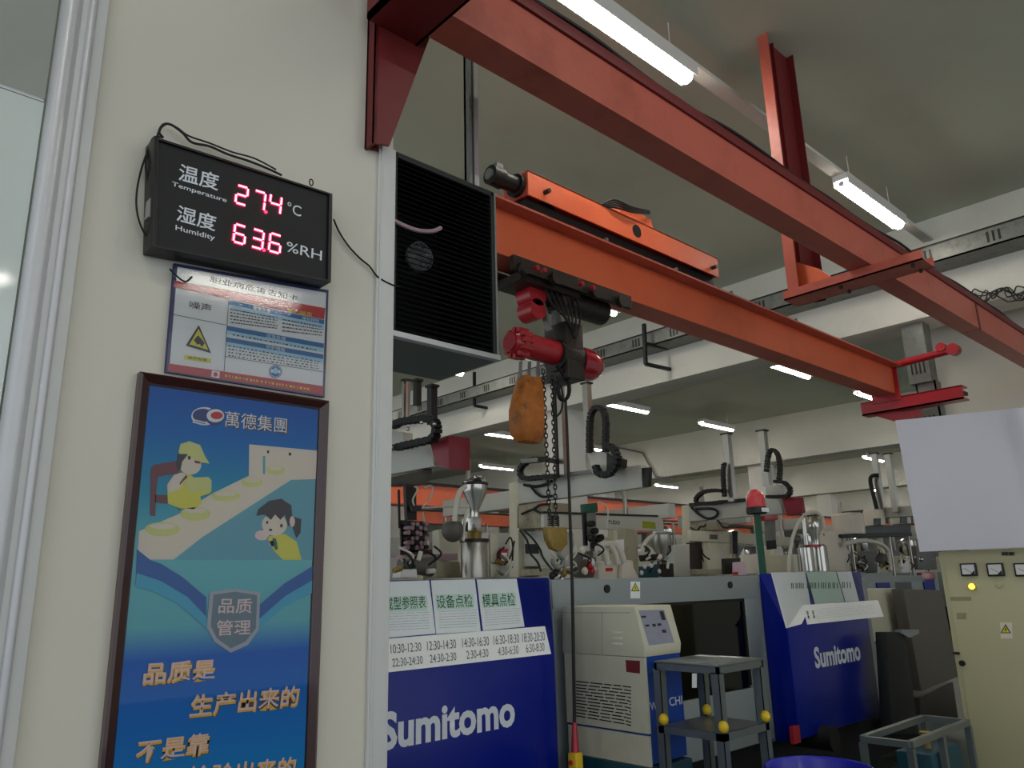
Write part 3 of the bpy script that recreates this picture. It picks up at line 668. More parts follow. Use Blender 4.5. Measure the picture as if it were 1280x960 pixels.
s2.poly([(336, 376), (256, 503), (412, 550)], 3, 'print_black'); s2.poly([(335, 398), (278, 495), (394, 530)], 4, 'print_yellow')
s2.poly([(305, 470), (330, 440), (352, 462), (372, 488), (355, 512), (340, 492), (325, 498), (318, 484)], 5, 'print_black')
s2.poly([(248, 560), (412, 584), (410, 612), (246, 588)], 3, 'print_yellow'); s2.text('噪声有害', (268, 584), (384, 602), (270, 566), 4, 'print_black')
s2.ells([(808, 662, 40, 40)], 3, 'print_blue'); s2.ells([(808, 662, 35, 35)], 4, 'print_white'); s2.ells([(808, 662, 32, 32)], 5, 'print_blue')
s2.ells([(807, 658, 15, 20)], 6, 'print_paleblue'); s2.ells([(786, 660, 8, 12), (829, 664, 8, 12)], 6, 'print_white')
s2.poly([(416, 655), (466, 664), (462, 704), (412, 694)], 3, 'print_white'); s2.ells([(439, 680, 13, 14)], 4, 'print_red')
s2.polys(rows(498, 682, 1040, 768, 22, 22, 1, 9, .6, 26), 3, 'print_yellow', 'small_print', 'stuff')
MB().poly([c + V((0, -.0045, 0)) for c in cs]).build('laminate', K['film'], sg, flat=True)

# ================================================================== FRAMED POSTER
po = T('framed_poster', (1.0, 2.28, .85), 'tall blue quality poster in a dark wooden frame on the pillar', 'poster')
ZB = .80; f0, f1 = PY(178, 464, 2.27), PY(412.5, 499.5, 2.27); ZT = (f0.z + f1.z) / 2 - .002; fx0, fx1 = f0.x - .005, f1.x
bw = .034
prof = [(0, .0), (0, -.024), (.008, -.030), (.02, -.022), (.03, -.018), (bw, -.012), (bw, 0)]
for nm, p, q, inw in (('l', (fx0, ZB), (fx0, ZT), (1, 0)), ('r', (fx1, ZT), (fx1, ZB), (-1, 0)), ('t', (fx0, ZT), (fx1, ZT), (0, -1)), ('b', (fx1, ZB), (fx0, ZB), (0, 1))):
    dx, dz = q[0] - p[0], q[1] - p[1]; L_ = math.hypot(dx, dz); dx /= L_; dz /= L_; vs = []
    for (s0, e_) in ((p, 1), (q, -1)):
        for w_, d_ in prof: vs.append((s0[0] + inw[0] * w_ + dx * w_ * e_, 2.298 + d_, s0[1] + inw[1] * w_ + dz * w_ * e_))
    n_ = len(prof); MB().add(vs, [(i, (i + 1) % n_, n_ + (i + 1) % n_, n_ + i) for i in range(n_)]).build('frame_bar', 'frame_wood', po)
K['poster_bg'] = gradient('poster_background', [(0, (10, 168, 222)), (.14, (6, 158, 214)), (.33, (0, 122, 206)), (.46, (0, 104, 200)), (.52, (110, 188, 198)), (.66, (118, 196, 202)), (.78, (40, 158, 190)), (.9, (0, 118, 194)), (1, (0, 92, 182))], 'Z', .35)
YQ = 2.286
MB().add([(fx0 + bw * .8, YQ, ZB + bw * .8), (fx1 - bw * .8, YQ, ZB + bw * .8), (fx1 - bw * .8, YQ, ZT - bw * .8), (fx0 + bw * .8, YQ, ZT - bw * .8)], [(0, 1, 2, 3)]).build('picture_sheet', K['poster_bg'], po, flat=True)
A = Sheet((1, YQ, 2), (0, -1, 0), po, (120, 450, 3.8406)); B = Sheet((1, YQ, 2), (0, -1, 0), po, (120, 700, 3.694))
mk('p_cream', (228, 214, 196), .4, var=.04); mk('p_lemon', (214, 214, 130), .4, var=.1); mk('p_maroon', (112, 34, 46), .4); mk('p_hair', (40, 26, 32), .4); mk('p_yellow', (220, 214, 70), .4)
mk('p_palet', (96, 168, 186), .4); mk('p_deep', (0, 92, 170), .4); mk('p_streak', (60, 172, 204), .4); mk('p_silver', (176, 178, 186), .35); mk('p_shield', (108, 130, 142), .4, var=.25, scale=6)
mk('p_pink', (236, 206, 204), .4); mk('p_gold', (245, 186, 30), .4); mk('p_brown', (90, 58, 48), .4); mk('p_green', (20, 96, 66), .4); mk('p_navy', (28, 38, 120), .4)
A.poly([(510, 850), (935, 576), (1068, 574), (1046, 960), (380, 960)], 1, 'p_palet')
A.poly([(735, 405), (1072, 436), (1066, 572), (935, 576), (510, 850), (370, 958), (198, 958), (206, 822), (400, 738), (560, 640), (733, 556)], 2, 'p_cream')
A.polys([[(800, 460), (812, 462), (812, 548), (800, 548)]], 3, 'p_palet')
A.ells([(825, 441, 6, 8), (930, 452, 7, 8)], 3, 'p_hair')
A.ells([(862, 528, 44, 24), (750, 586, 52, 26), (622, 652, 70, 26), (478, 738, 72, 34), (320, 812, 84, 34)], 3, 'p_lemon')
A.ells([(862, 520, 30, 12), (750, 576, 38, 12), (622, 642, 52, 12), (478, 722, 54, 14), (320, 798, 62, 14)], 4, 'p_cream')
A.polys([[(262, 520), (278, 503), (392, 484), (402, 545), (296, 560), (288, 640), (284, 750), (258, 746)], [(282, 646), (402, 652), (416, 704), (398, 722), (378, 694), (282, 684)]], 3, 'p_maroon')
A.poly([(344, 690), (340, 600), (372, 552), (412, 540), (462, 556), (476, 590), (552, 600), (548, 640), (500, 655), (506, 690), (470, 716), (400, 712)], 4, 'p_yellow')
A.poly([(344, 640), (342, 595), (372, 552), (412, 540), (440, 560), (400, 620)], 5, 'p_cream')
A.poly([(428, 566), (540, 562), (554, 580), (552, 632), (440, 634)], 5, 'p_lemon')
A.ells([(452, 505, 52, 46)], 4, 'p_cream'); A.poly([(384, 500), (392, 452), (440, 452), (412, 490), (404, 530), (388, 526)], 5, 'p_hair')
A.poly([(394, 442), (404, 404), (446, 390), (498, 408), (522, 462), (544, 498), (500, 492), (446, 462), (400, 452)], 5, 'p_lemon')
A.ells([(446, 470, 7, 10)], 6, 'p_hair'); A.poly([(470, 482), (498, 488), (500, 498), (474, 496)], 6, 'p_maroon'); A.poly([(400, 590), (430, 552), (438, 560), (402, 600)], 6, 'p_maroon')
A.poly([(820, 850), (905, 834), (962, 872), (986, 960), (896, 960), (850, 912)], 3, 'p_yellow')
A.ells([(796, 842, 34, 24), (850, 880, 20, 14)], 3, 'p_pink'); A.ells([(856, 790, 60, 54)], 4, 'p_cream')
A.poly([(768, 748), (778, 716), (830, 676), (888, 666), (936, 698), (944, 792), (920, 796), (906, 742), (884, 768), (858, 742), (838, 768), (808, 742)], 5, 'p_hair')
A.poly([(948, 752), (984, 764), (980, 830), (960, 856), (944, 806)], 5, 'p_hair'); A.ells([(940, 776, 13, 26)], 6, 'p_pink')
A.ells([(820, 780, 5, 8), (888, 796, 7, 9), (836, 816, 8, 6)], 6, 'p_hair'); A.poly([(846, 854), (862, 858), (872, 908), (858, 912)], 6, 'p_green')
A.ells([(520, 270, 62, 44)], 2, 'print_white'); A.ells([(512, 266, 48, 32)], 3, 'p_navy'); A.ells([(570, 272, 46, 42)], 4, 'p_navy'); A.ells([(572, 268, 42, 32)], 5, 'print_white'); A.ells([(578, 267, 29, 18)], 6, 'print_red')
A.poly([(463, 284), (530, 300), (528, 316), (462, 302)], 7, 'print_white'); A.polys(rows(470, 292, 522, 305, 9, 9, 1, 3, .5, 6), 8, 'p_navy', 'small_print', 'stuff')
A.text('萬德集團', (621, 327), (921, 359), (625, 251), 2, 'p_brown', .0); A.text('萬德集團', (616, 320), (914, 352), (620, 244), 3, 'print_white', .0)
B.poly([(188, -50), (250, 0), (300, 18), (400, 80), (508, 172), (510, 320), (400, 190), (300, 140), (182, 110)], 4, 'p_deep')
B.poly([(186, 60), (300, 98), (420, 170), (508, 262), (512, 320), (380, 205), (280, 152), (182, 122)], 5, 'p_streak')
B.poly([(1006, 24), (870, 108), (756, 205), (752, 300), (870, 200), (1002, 130)], 4, 'p_deep'); B.poly([(1004, 90), (870, 168), (752, 272), (744, 320), (860, 218), (1002, 150)], 5, 'p_streak')
B.poly([(524, 148), (640, 132), (756, 150), (750, 320), (700, 392), (620, 428), (545, 378), (510, 310)], 6, 'p_silver')
B.poly([(540, 160), (640, 146), (742, 162), (736, 315), (690, 375), (620, 408), (556, 362), (528, 305)], 7, 'p_shield')
B.text('品质', (562, 246), (716, 246), (566, 176), 8, 'p_pink', .01); B.text('管理', (552, 350), (710, 344), (556, 278), 8, 'p_pink', .01)
for tx, bl, br_, tl in (('品质是', (212, 578), (546, 552), (224, 478)), ('生产出来的', (426, 732), (930, 678), (442, 624)), ('不是靠', (174, 942), (514, 896), (192, 836)), ('检验出来的', (412, 1060), (914, 1002), (428, 955))):
    o = (3, 6)
    B.text(tx, (bl[0] + 3, bl[1] + 7), (br_[0] + 4, br_[1] + 7), (tl[0] + 3, tl[1] + 4), 6, 'p_brown', .035)
    B.text(tx, (bl[0], bl[1] + 5), (br_[0], br_[1] + 5), (tl[0], tl[1] + 3), 7, 'p_gold', .03)
    B.text(tx, (bl[0], bl[1] - 6), (br_[0], br_[1] - 6), (tl[0], tl[1] - 3), 8, 'p_pink', .008)
MB().add([(fx0 + bw * .8, YQ - .007, ZB + bw * .8), (fx1 - bw * .8, YQ - .007, ZB + bw * .8), (fx1 - bw * .8, YQ - .007, ZT - bw * .8), (fx0 + bw * .8, YQ - .007, ZT - bw * .8)], [(0, 1, 2, 3)]).build('glass', K['glass'], po, flat=True)
# ================================================================== MACHINES
def qb(pts, Y, dep, nm, mt, par, bevel=0):
    if Y > 4: dep *= .45
    return MB().prism([PY(x, y, Y) for x, y in pts], (0, dep, 0)).build(nm, mt, par, bevel=bevel)
def qx(pts, X, dep, nm, mt, par, bevel=0): return MB().prism([PX(x, y, X) for x, y in pts], (dep, 0, 0)).build(nm, mt, par, bevel=bevel)
def rect(x0, y0, x1, y1): return [(x0, y0), (x1, y0), (x1, y1), (x0, y1)]
ZTOP = 1.672
def blue_panel(x0, xf, x1, par):
    """blue cover: front plate, sloping top, tapered right cheek"""
    L_ = [(x0, 3.4, .42), (x0, 3.2, .46), (x0, 3.2, 1.27), (x0, 3.4, 1.69)]
    R_ = [(x1, 3.4, .42), (xf, 3.2, .46), (xf, 3.2, 1.27), (x1, 3.4, 1.69)]
    MB().add(L_ + R_, [(0, 1, 2, 3), (7, 6, 5, 4), (1, 5, 6, 2), (2, 6, 7, 3), (0, 4, 5, 1), (0, 3, 7, 4)]).build('blue_cover', 'machine_blue', par, bevel=.012)
def machine(name_loc, label, x0, x1):
    t = T('moulding_machine', name_loc, label, 'machine')
    MB().box((x0, 3.5, 0), (x1, 4.6, .42)).build('base', 'black_matt', t)
    return t
# --- machine behind the pillar
m1 = machine((1.8, 4, 0), 'blue fronted moulding machine nearest the pillar, under the check sheets', .6, 3.45)
MB().box((.6, 3.42, .42), (3.45, 4.6, 1.60)).build('body', 'machine_grey', m1, bevel=.01)
blue_panel(1.6, 3.26, 3.44, m1)
qs = [PY(x, y, 3.2) for x, y in ((471, 936), (645, 903.5), (471, 890.5))]
qs[1].z = qs[0].z = .905
lettering('Sumitomo', V((2.115, 3.198, .935)), V((2.945, 3.198, .935)), V((2.115, 3.198, 1.10)), V((0, 0, 0)), 'logo_white', m1, .034)
# --- machine with the window
m2 = machine((5.8, 4, 0), 'grey moulding machine with dark guard window and blue cover behind the steel cart', 3.5, 9.2)
MB().box((3.5, 4.1, .42), (5.86, 4.6, 1.62)).box((5.86, 3.42, .42), (7.9, 4.6, 1.62)).build('body', 'machine_grey', m2, bevel=.01)
b = MB().box((3.46, 3.4, 1.50), (5.86, 3.5, ZTOP)).box((3.46, 3.4, .45), (3.86, 3.5, 1.5)).box((5.62, 3.4, .45), (5.86, 3.5, 1.5)).box((3.86, 3.4, .45), (5.62, 3.5, .84))
b.box((3.46, 3.5, 1.60), (5.86, 4.1, ZTOP))
b.build('guard', 'machine_grey', m2, bevel=.006)
MB().box((3.86, 3.425, .84), (5.62, 3.432, 1.5)).build('window_glass', 'window', m2)
MB().box((3.88, 3.41, .86), (3.90, 3.425, 1.5)).box((5.60, 3.41, .86), (5.62, 3.425, 1.5)).box((3.88, 3.41, 1.48), (5.62, 3.425, 1.5)).build('window_gasket', 'rubber', m2)
MB().box((3.9, 4.0, .45), (5.6, 4.09, 1.5)).build('inner_wall', 'black_matt', m2)
MB().box((4.3, 3.6, .7), (4.8, 4.0, 1.30)).build('mould', 'steel_dark', m2, bevel=.02)
MB().box((5.0, 3.65, .8), (5.2, 4.0, 1.35)).build('platen', 'steel_dark', m2, bevel=.02)
b = MB()
for y in (3.62, 3.9): b.cyl((3.9, y, 1.2), (5.6, y, 1.2), .03, n=12)
bb = b
for y in (3.62, 3.9): MB().cyl((3.9, y, 1.2), (5.6, y, 1.2), .03, n=12).build('tie_bar', 'chrome', m2)
for x, y in ((912, 731), (758, 736)): p = PY(x, y, 3.4); MB().cyl(p, p + V((0, -.012, 0)), .026, n=16).build('rubber_stop', 'black_plastic', m2)
W = Sheet((5, 3.398, 1.5), (0, -1, 0), m2)
W.poly([(788, 727), (800, 727), (800, 748), (788, 748)], 1, 'paper', 'warning_sticker')
W.poly([(794, 728), (788.6, 739), (799.4, 739)], 2, 'print_black'); W.poly([(794, 730), (790, 738), (798, 738)], 3, 'print_yellow'); W.poly([(794.5, 732), (793, 735), (794, 735), (793.5, 737.5), (795, 734.5), (794.2, 734.5)], 4, 'print_black')
for x in (871, 884): W.polys([rect(x - 3, 842, x + 3, 860)], -40, 'paper', 'label')
blue_panel(5.86, 7.32, 7.75, m2)
lettering('Sumitomo', V((6.235, 3.198, .935)), V((7.07, 3.198, .935)), V((6.235, 3.198, 1.10)), V((0, 0, 0)), 'logo_white', m2, .034)
qb([(1076, 736), (1118, 735), (1128, 800), (1086, 802)], 3.44, .1, 'rear_panel', 'beige', m2, .01)
qb([(1075, 720), (1152, 719), (1156, 727), (1078, 729)], 3.7, .4, 'rear_rail', 'machine_grey', m2)
qb([(1129, 736), (1178, 738), (1198, 846), (1152, 864)], 3.25, .12, 'rear_cover', 'taupe', m2, .01)
qb([(1108, 790), (1132, 790), (1149, 918), (1116, 918)], 3.0, .1, 'control_box', 'black_matt', m2, .01)
qb([(1127, 787), (1149, 787), (1149, 792), (1138, 797), (1136, 797), (1128, 792)], 2.98, .06, 'nozzle_tray', 'machine_grey', m2)
qb([(1150, 872), (1192, 852), (1200, 908), (1152, 912)], 3.3, .4, 'injection_unit', 'greased', m2, .02)
qb([(1145, 898), (1200, 903), (1200, 912), (1146, 918)], 3.1, .3, 'bed_plate', 'cart_steel', m2)
p = PY(993, 918, 3.19); MB().box((p.x - .05, 3.17, p.z - .06), (p.x + .05, 3.2, p.z + .06)).build('red_tag', 'signal_red', m2)
p = PY(1044, 924, 3.1); MB().cyl((p.x, 3.1, p.z), (p.x, 3.45, p.z), .09, n=20).build('foot_valve', 'rubber', m2)
# beacon
bc = T('warning_beacon', PY(952, 716, 3.46), 'red warning beacon on a dark post on top of the grey machine', 'beacon')
p0, p1 = PY(954, 718, 3.46), PY(946, 643, 3.46)
MB().box((p0.x - .022, 3.44, ZTOP), (p0.x + .022, 3.48, p1.z)).build('post', 'green_plastic', bc)
k = mpp(p1); MB().lathe((p0.x, 3.46, p1.z), [(11 * k, 0), (12.5 * k, .01), (12.5 * k, 8 * k), (12 * k, 9 * k)], n=24).build('collar', 'black_plastic', bc)
MB().lathe((p0.x, 3.46, p1.z + 8 * k), [(11.5 * k, 0), (11.8 * k, 10 * k), (10.5 * k, 16 * k), (7 * k, 21 * k), (2.5 * k, 23.4 * k)], n=24).build('lens', 'red_lens', bc)
MB().box((p0.x - 8 * k, 3.46 - 13.4 * k, p1.z + 2 * k), (p0.x + 6 * k, 3.46 - 11.5 * k, p1.z + 7 * k)).build('plate', 'paper', bc)

# second row of machine bodies behind, carrying the robots and dryers
for i, (x0, x1, lb) in enumerate(((2.9, 5.1, 'machine body hidden behind the check sheets, carrying the hopper dryer'), (5.5, 8.0, 'machine body under the robot behind the hoist chain'), (8.4, 11.0, 'machine body under the second robot behind the red beacon'))):
    t = T('moulding_machine', ((x0 + x1) / 2, 5.8, 0), lb, 'machine')
    MB().box((x0, 4.75, .3), (x1, 7.0, 1.69)).build('body', 'machine_grey', t, bevel=.01); MB().box((x0 + .05, 4.8, 0), (x1 - .05, 6.95, .3)).build('base', 'black_matt', t)
# --- check sheets on the first machine
ntop, nbot = V((0, 3.4, 1.69)), V((0, 3.2, 1.27)); nn = V((0, -.42, .2)).normalized()
c1 = (470, 710, 3.84)
def paper(crop, corners, lay, mt, label, nm='check_sheet', base=None, cat='paper', group=None):
    t0 = Sheet(ntop, nn, None, crop); P_ = [t0.at(*q) + nn * lay * .0006 for q in corners]
    t = T(nm, sum(P_, V()) / len(P_), label, cat, group)
    MB().prism(P_, nn * .0004).build('sheet', mt, t)
    return t, Sheet(ntop, nn, t, crop)
pa, sa = paper(c1, ((-60, 70), (254, 60), (285, 316), (-60, 345)), 3, 'paper', 'check sheet with green heading at the left end, cut off by the pillar edge')
pb, sb = paper(c1, ((262, 60), (474, 55), (502, 304), (288, 318)), 3, 'paper', 'middle check sheet with a green four-character heading')
pc, sc = paper(c1, ((482, 56), (674, 52), (712, 282), (512, 302)), 3, 'paper', 'right check sheet with green heading beside the bare blue cover')
for t, s_, tx, bl, br_, tl, q_ in ((pa, sa, '成型参照表', (42, 206), (240, 194), (40, 142), ((20, 140), (244, 132), (246, 206), (20, 214))), (pb, sb, '设备点检', (292, 196), (466, 188), (286, 132), ((284, 130), (468, 126), (472, 194), (290, 204))),
                            (pc, sc, '模具点检', (512, 190), (668, 182), (508, 126), ((506, 124), (668, 118), (674, 184), (512, 194)))):
    s_.poly(list(q_), 5, 'paper_green', 'heading_strip'); s_.text(tx, bl, br_, tl, 6, 'print_green', .004)
for t, s_, a_ in ((pa, sa, (20, 222, 255, 212, 90, 90)), (pb, sb, (300, 210, 482, 202, 90, 90)), (pc, sc, (520, 202, 690, 194, 85, 80))):
    s_.polys(rows(*a_, 7, 11, .12, 3), 5, 'print_grey', 'small_print', 'stuff')
ps, ss = paper(c1, ((-60, 350), (808, 281), (838, 414), (-60, 516)), 8, 'paper', 'long white strip of hourly times below the three check sheets', 'time_strip')
def rowtext(s_, items, base, slope, hgt, x_ref, lay=13):
    for tx, xa, xb in items:
        ya = base + slope * (xa - x_ref); yb = base + slope * (xb - x_ref)
        s_.text(tx, (xa, ya), (xb, yb), (xa - 2, ya - hgt), lay, 'print_grey2', .0)
mk('print_grey2', (84, 86, 90), .6)
rowtext(ss, (('10:30-12:30', 68, 215), ('12:30-14:30', 243, 382), ('14:30-16:30', 412, 540), ('16:30-18:30', 562, 685), ('18:30-20:30', 700, 808)), 414, -.086, 44, 68)
rowtext(ss, (('22:30-24:30', 76, 222), ('24:30-2:30', 256, 383), ('2:30-4:30', 432, 537), ('4:30-6:30', 583, 681), ('6:30-8:30', 718, 806)), 478, -.107, 40, 76)
t0 = Sheet(ntop, nn, None, c1)
sl = T('plastic_sleeve', t0.at(400, 200), 'clear plastic sleeve over the three check sheets on the blue cover', 'sleeve')
G = []; NX, NY = 24, 8
for j in range(NY + 1):
    for i in range(NX + 1):
        q_ = lerp(lerp((-60, 50), (834, 44), i / NX), lerp((-60, 350), (884, 300), i / NX), j / NY)
        G.append(t0.at(*q_) + nn * (.0038 + .006 * max(0, i / NX - .75) * (1 + math.sin(j * 1.7 + i))))
MB().add(G, [(j * (NX + 1) + i, j * (NX + 1) + i + 1, (j + 1) * (NX + 1) + i + 1, (j + 1) * (NX + 1) + i) for j in range(NY) for i in range(NX)]).build('film', 'sleeve', sl, flat=True)
for p_ in sl.children: 
    for f_ in p_.data.polygons: f_.use_smooth = True
# --- check sheets on the second machine
c2 = (940, 700, 7.111)
pe, se = paper(c2, ((165, 112), (470, 108), (520, 400), (440, 570), (300, 608)), 3, 'paper', 'large check sheet at the left of the far blue cover')
pf, sf = paper(c2, ((480, 110), (744, 106), (820, 372), (560, 400)), 3, 'paper_green', 'pale green check sheet in the middle of the far blue cover')
pg_, sg_ = paper(c2, ((752, 106), (880, 104), (950, 366), (828, 372)), 3, 'paper', 'narrow check sheet at the right of the far blue cover')
for s_, a_, sd in ((se, (345, 205, 462, 203, 50, 50), 1), (sf, (485, 202, 770, 198, 52, 52), 2), (sg_, (800, 196, 880, 194, 55, 55), 3)):
    R = random.Random(sd); L_ = []
    x = a_[0]
    while x < a_[2]:
        L_.append([(x, a_[1]), (x + 8, a_[1]), (x + 10, a_[1] + a_[4]), (x + 2, a_[1] + a_[4])]); x += R.choice((14, 18, 26))
    s_.polys(L_, 5, 'print_green', 'heading', 'stuff')
ph, shh = paper(c2, ((440, 404), (1115, 358), (1166, 505), (486, 576)), 9, 'paper', 'white strip of small print across the far blue cover', 'time_strip')
shh.polys(rows(570, 440, 1090, 400, 95, 90, 6, 8, .18, 40), 14, 'print_grey', 'small_print', 'stuff')
shh.text('百', (482, 492), (502, 490), (474, 458), 14, 'print_black', .03); shh.text('检', (492, 526), (512, 524), (484, 494), 14, 'print_black', .03); shh.text('百', (532, 490), (550, 488), (526, 456), 14, 'print_black', .03); shh.text('检', (540, 524), (558, 522), (534, 492), 14, 'print_black', .03)
t0 = Sheet(ntop, nn, None, c2); P_ = [t0.at(*q) + nn * .004 for q in ((165, 104), (932, 98), (1032, 356), (950, 370), (440, 410), (310, 610))]
s3 = T('plastic_sleeve', P_[0], 'clear plastic sleeve over the sheets on the far blue cover', 'sleeve'); MB().poly(P_).build('film', 'sleeve', s3, flat=True)

# ================================================================== CHILLER, CART, TABLE, BIN
XC = 3.47
chl = T('chiller_unit', PX(760, 930, XC), 'beige and blue temperature control unit with a sloping keypad, left of the steel cart', 'machine')
prof = [PX(x, y, XC) for x, y in ((703, 758), (793, 757), (806, 809), (805, 822), (703, 816))]
zt = prof[0].z; prof[1].z = zt
MB().prism(prof, (.33, 0, 0)).build('console_hood', 'beige', chl, bevel=.006)
yb, yf = prof[0].y, prof[3].y; zl = prof[3].z - .002; zb = PX(812, 918, XC).z
prof[4].y = yb
MB().box((XC, yf, zb), (XC + .02, yb, zl)).build('side_panel', 'beige', chl)
MB().box((XC + .02, yf + .006, zb - .15), (XC + .33, yb, zl)).build('front_panel', 'chiller_blue', chl)
MB().box((XC + .004, yf + .004, zb - .16), (XC + .02, yb - .004, zb - .012)).build('skirt', 'beige', chl)
sx_ = Sheet((XC - .0006, 3, 1.2), (-1, 0, 0), chl)
sx_.polys([rect(752, 765, 752.6, 818), rect(703, 765.5, 788, 766.3)], 1, 'print_grey', 'panel_seam')
b = []
R = random.Random(2)
for j in range(12):
    x = 720
    while x < 787:
        w_ = R.uniform(9, 16); ya = 851 + j * 3.9 + (x - 720) * (.1 + j * .006); yb_ = ya + w_ * (.1 + j * .006)
        b.append([(x, ya), (min(x + w_, 789), yb_), (min(x + w_, 789), yb_ + 1.5), (x, ya + 1.5)]); x += w_ + 2
sx_.polys(b, 1, 'print_black', 'vent_slot', 'stuff')
sx_.poly([(782, 825), (800, 826), (800, 842), (783, 840)], 1, 'maroon_and_shaded_red', 'red_label')
for y in (791, 798, 805):
    p = PX(772, y, XC); MB().box((XC - .006, p.y - .035, p.z - .006), (XC, p.y + .035, p.z + .006)).build('louvre', 'cream_plastic', chl, bevel=.002)
# keypad on the slope
n_ = V((0, -(prof[1].z - prof[2].z), (prof[1].y - prof[2].y))).normalized()
ks = Sheet(prof[1], n_, chl)
kp = ks.poly([(798, 763), (830, 762), (843, 803), (811, 807)], 1, mk('keypad_grey', (140, 142, 158), .4, var=.15, scale=30), 'keypad')
ks.polys([[(801, 770), (807, 769.5), (808, 772), (802, 772.5)], [(824, 764), (829, 764), (832, 775), (827, 775)], [(806, 781), (811, 780.5), (812, 783), (807, 783.5)], [(815, 780), (819, 779.5), (820, 783), (816, 783.5)], [(821, 779.5), (826, 779), (827, 782), (822, 782.5)], [(827, 787), (832, 787), (833, 791), (828, 791)]], 2, 'print_black', 'key', parent=kp)
fr = Sheet((3.6, yf + .0054, 1), (0, -1, 0), chl)
fr.text('WE', (813, 888), (826, 886), (812, 878), 1, 'logo_white', .01); fr.text('CHI', (837, 883), (853, 880), (836, 872), 1, 'logo_white', .01)
p = PY(823, 840, yf - .02); MB().cyl(p, p + V((0, .03, 0)), .022, n=12).tube(smooth([p, p + V((.01, -.03, -.02)), p + V((.01, -.02, -.08))], 4), .008, 8).build('hose_fitting', 'chrome', chl)
st = T('unit_stand', (XC + .16, (yf + yb) / 2, 0), 'dark teal stand under the beige temperature control unit', 'stand')
MB().box((XC - .02, yf - .02, 0), (XC + .34, yb, zb - .16)).build('stand_body', 'teal_paint', st, bevel=.01)
# cart
ZC = 1.24
a, c, d = PZ(897, 831, ZC), PZ(949, 822, ZC), PZ(822, 825, ZC); ax0, ax1 = a.x, c.x; ay0, ay1 = a.y, min(d.y, 2.69)
ct = T('steel_cart', ((ax0 + ax1) / 2, (ay0 + ay1) / 2, 0), 'dark steel two-tier cart with yellow clamps standing before the guard window', 'cart')
MB().box((ax0, ay0, ZC - .012), (ax1, ay1, ZC)).build('top_plate', 'cart_steel', ct, bevel=.003)
b = MB().box((ax0, ay0, ZC - .045), (ax1, ay0 + .015, ZC - .012)).box((ax0, ay0, ZC - .045), (ax0 + .015, ay1, ZC - .012)).box((ax1 - .015, ay0, ZC - .045), (ax1, ay1, ZC - .012)).box((ax0, ay1 - .015, ZC - .045), (ax1, ay1, ZC - .012)); b.build('apron', 'cart_steel', ct)
zs = PX(905, 918, ax0).z
b = MB().box((ax0 + .01, ay0 + .01, zs - .01), (ax1 - .01, ay1 - .01, zs)).box((ax0, ay0, zs - .035), (ax1, ay0 + .015, zs)).box((ax0, ay0, zs - .035), (ax0 + .015, ay1, zs)); b.build('lower_shelf', 'cart_steel', ct)
for x in (ax0, ax1 - .035):
    for y in (ay0, ay1 - .035):
        MB().box((x, y, .05), (x + .004, y + .045, ZC - .04)).box((x, y, .05), (x + .045, y + .004, ZC - .04)).build('leg', 'cart_steel', ct)
        MB().cyl((x + .0, y + .017, .04), (x + .035, y + .017, .04), .038, n=16).build('caster', 'rubber', ct)
        MB().sphere((x - .008, y - .008, zs + .035), .026, 1, 1, 1.1, 10, 8).build('clamp', 'yellow_plastic', ct)
for i, (x, y) in enumerate(((884, 820), (912, 821))):
    p = PZ(x, y, ZC); MB().box((p.x - .02, p.y - .07, ZC), (p.x + .02, p.y + .07, ZC + .001)).build('paper_strip', 'paper', ct)
# open frame table by the cabinet
ZT2 = .75
a, c, d = PZ(1137, 926, ZT2), PZ(1224, 900, ZT2), PZ(1092, 914, ZT2)
ft = T('frame_table', ((a.x + c.x) / 2, (a.y + d.y) / 2, 0), 'grey steel angle frame rack in front of the beige cabinet', 'rack')
x0, x1, y0_, y1_ = a.x, c.x, a.y, d.y
for p, q in (((x0, y0_), (x1, y0_)), ((x0, y1_), (x1, y1_)), ((x0, y0_), (x0, y1_)), ((x1, y0_), (x1, y1_))):
    MB().bar((p[0], p[1], ZT2 - .02), (q[0], q[1], ZT2 - .02), .035, .035).build('rail', 'cart_steel', ft); MB().bar((p[0], p[1], .2), (q[0], q[1], .2), .03, .03).build('lower_rail', 'cart_steel', ft)
for x, y in ((x0, y0_), (x1, y0_), (x0, y1_), (x1, y1_), ((x0 + x1) / 2, y0_)): MB().box((x - .018, y - .018, 0), (x + .018, y + .018, ZT2 - .04)).build('leg', 'cart_steel', ft)
MB().box((x0 + .35, y0_ + .03, .24), (x1 - .1, y1_ - .03, .62)).build('shelf_box', 'teal_paint', ft, bevel=.01)
pp_ = PZ(1200, 925, ZT2 - .1)
b = MB().lathe((pp_.x - .25, y0_ + .1, ZT2 - .12), [(.02, 0), (.02, .06), (.035, .07), (.035, .09)], n=12); b.build('valve', 'brass_dirty', ft)
# blue bin
far_ = PZ(1021, 945, .75); dv = V((far_.x, far_.y, 0)).normalized(); cb_ = V((far_.x, far_.y, 0)) - dv * .255
bn = T('blue_bin', (cb_.x, cb_.y, 0), 'round bright blue plastic bin, only its rim showing at the bottom edge', 'bin')
MB().lathe((cb_.x, cb_.y, 0), [(.2, 0), (.24, .70), (.257, .705), (.257, .75), (.247, .752), (.237, .74), (.2, .04), (.0, .04)], n=48).build('tub', 'bin_blue', bn)

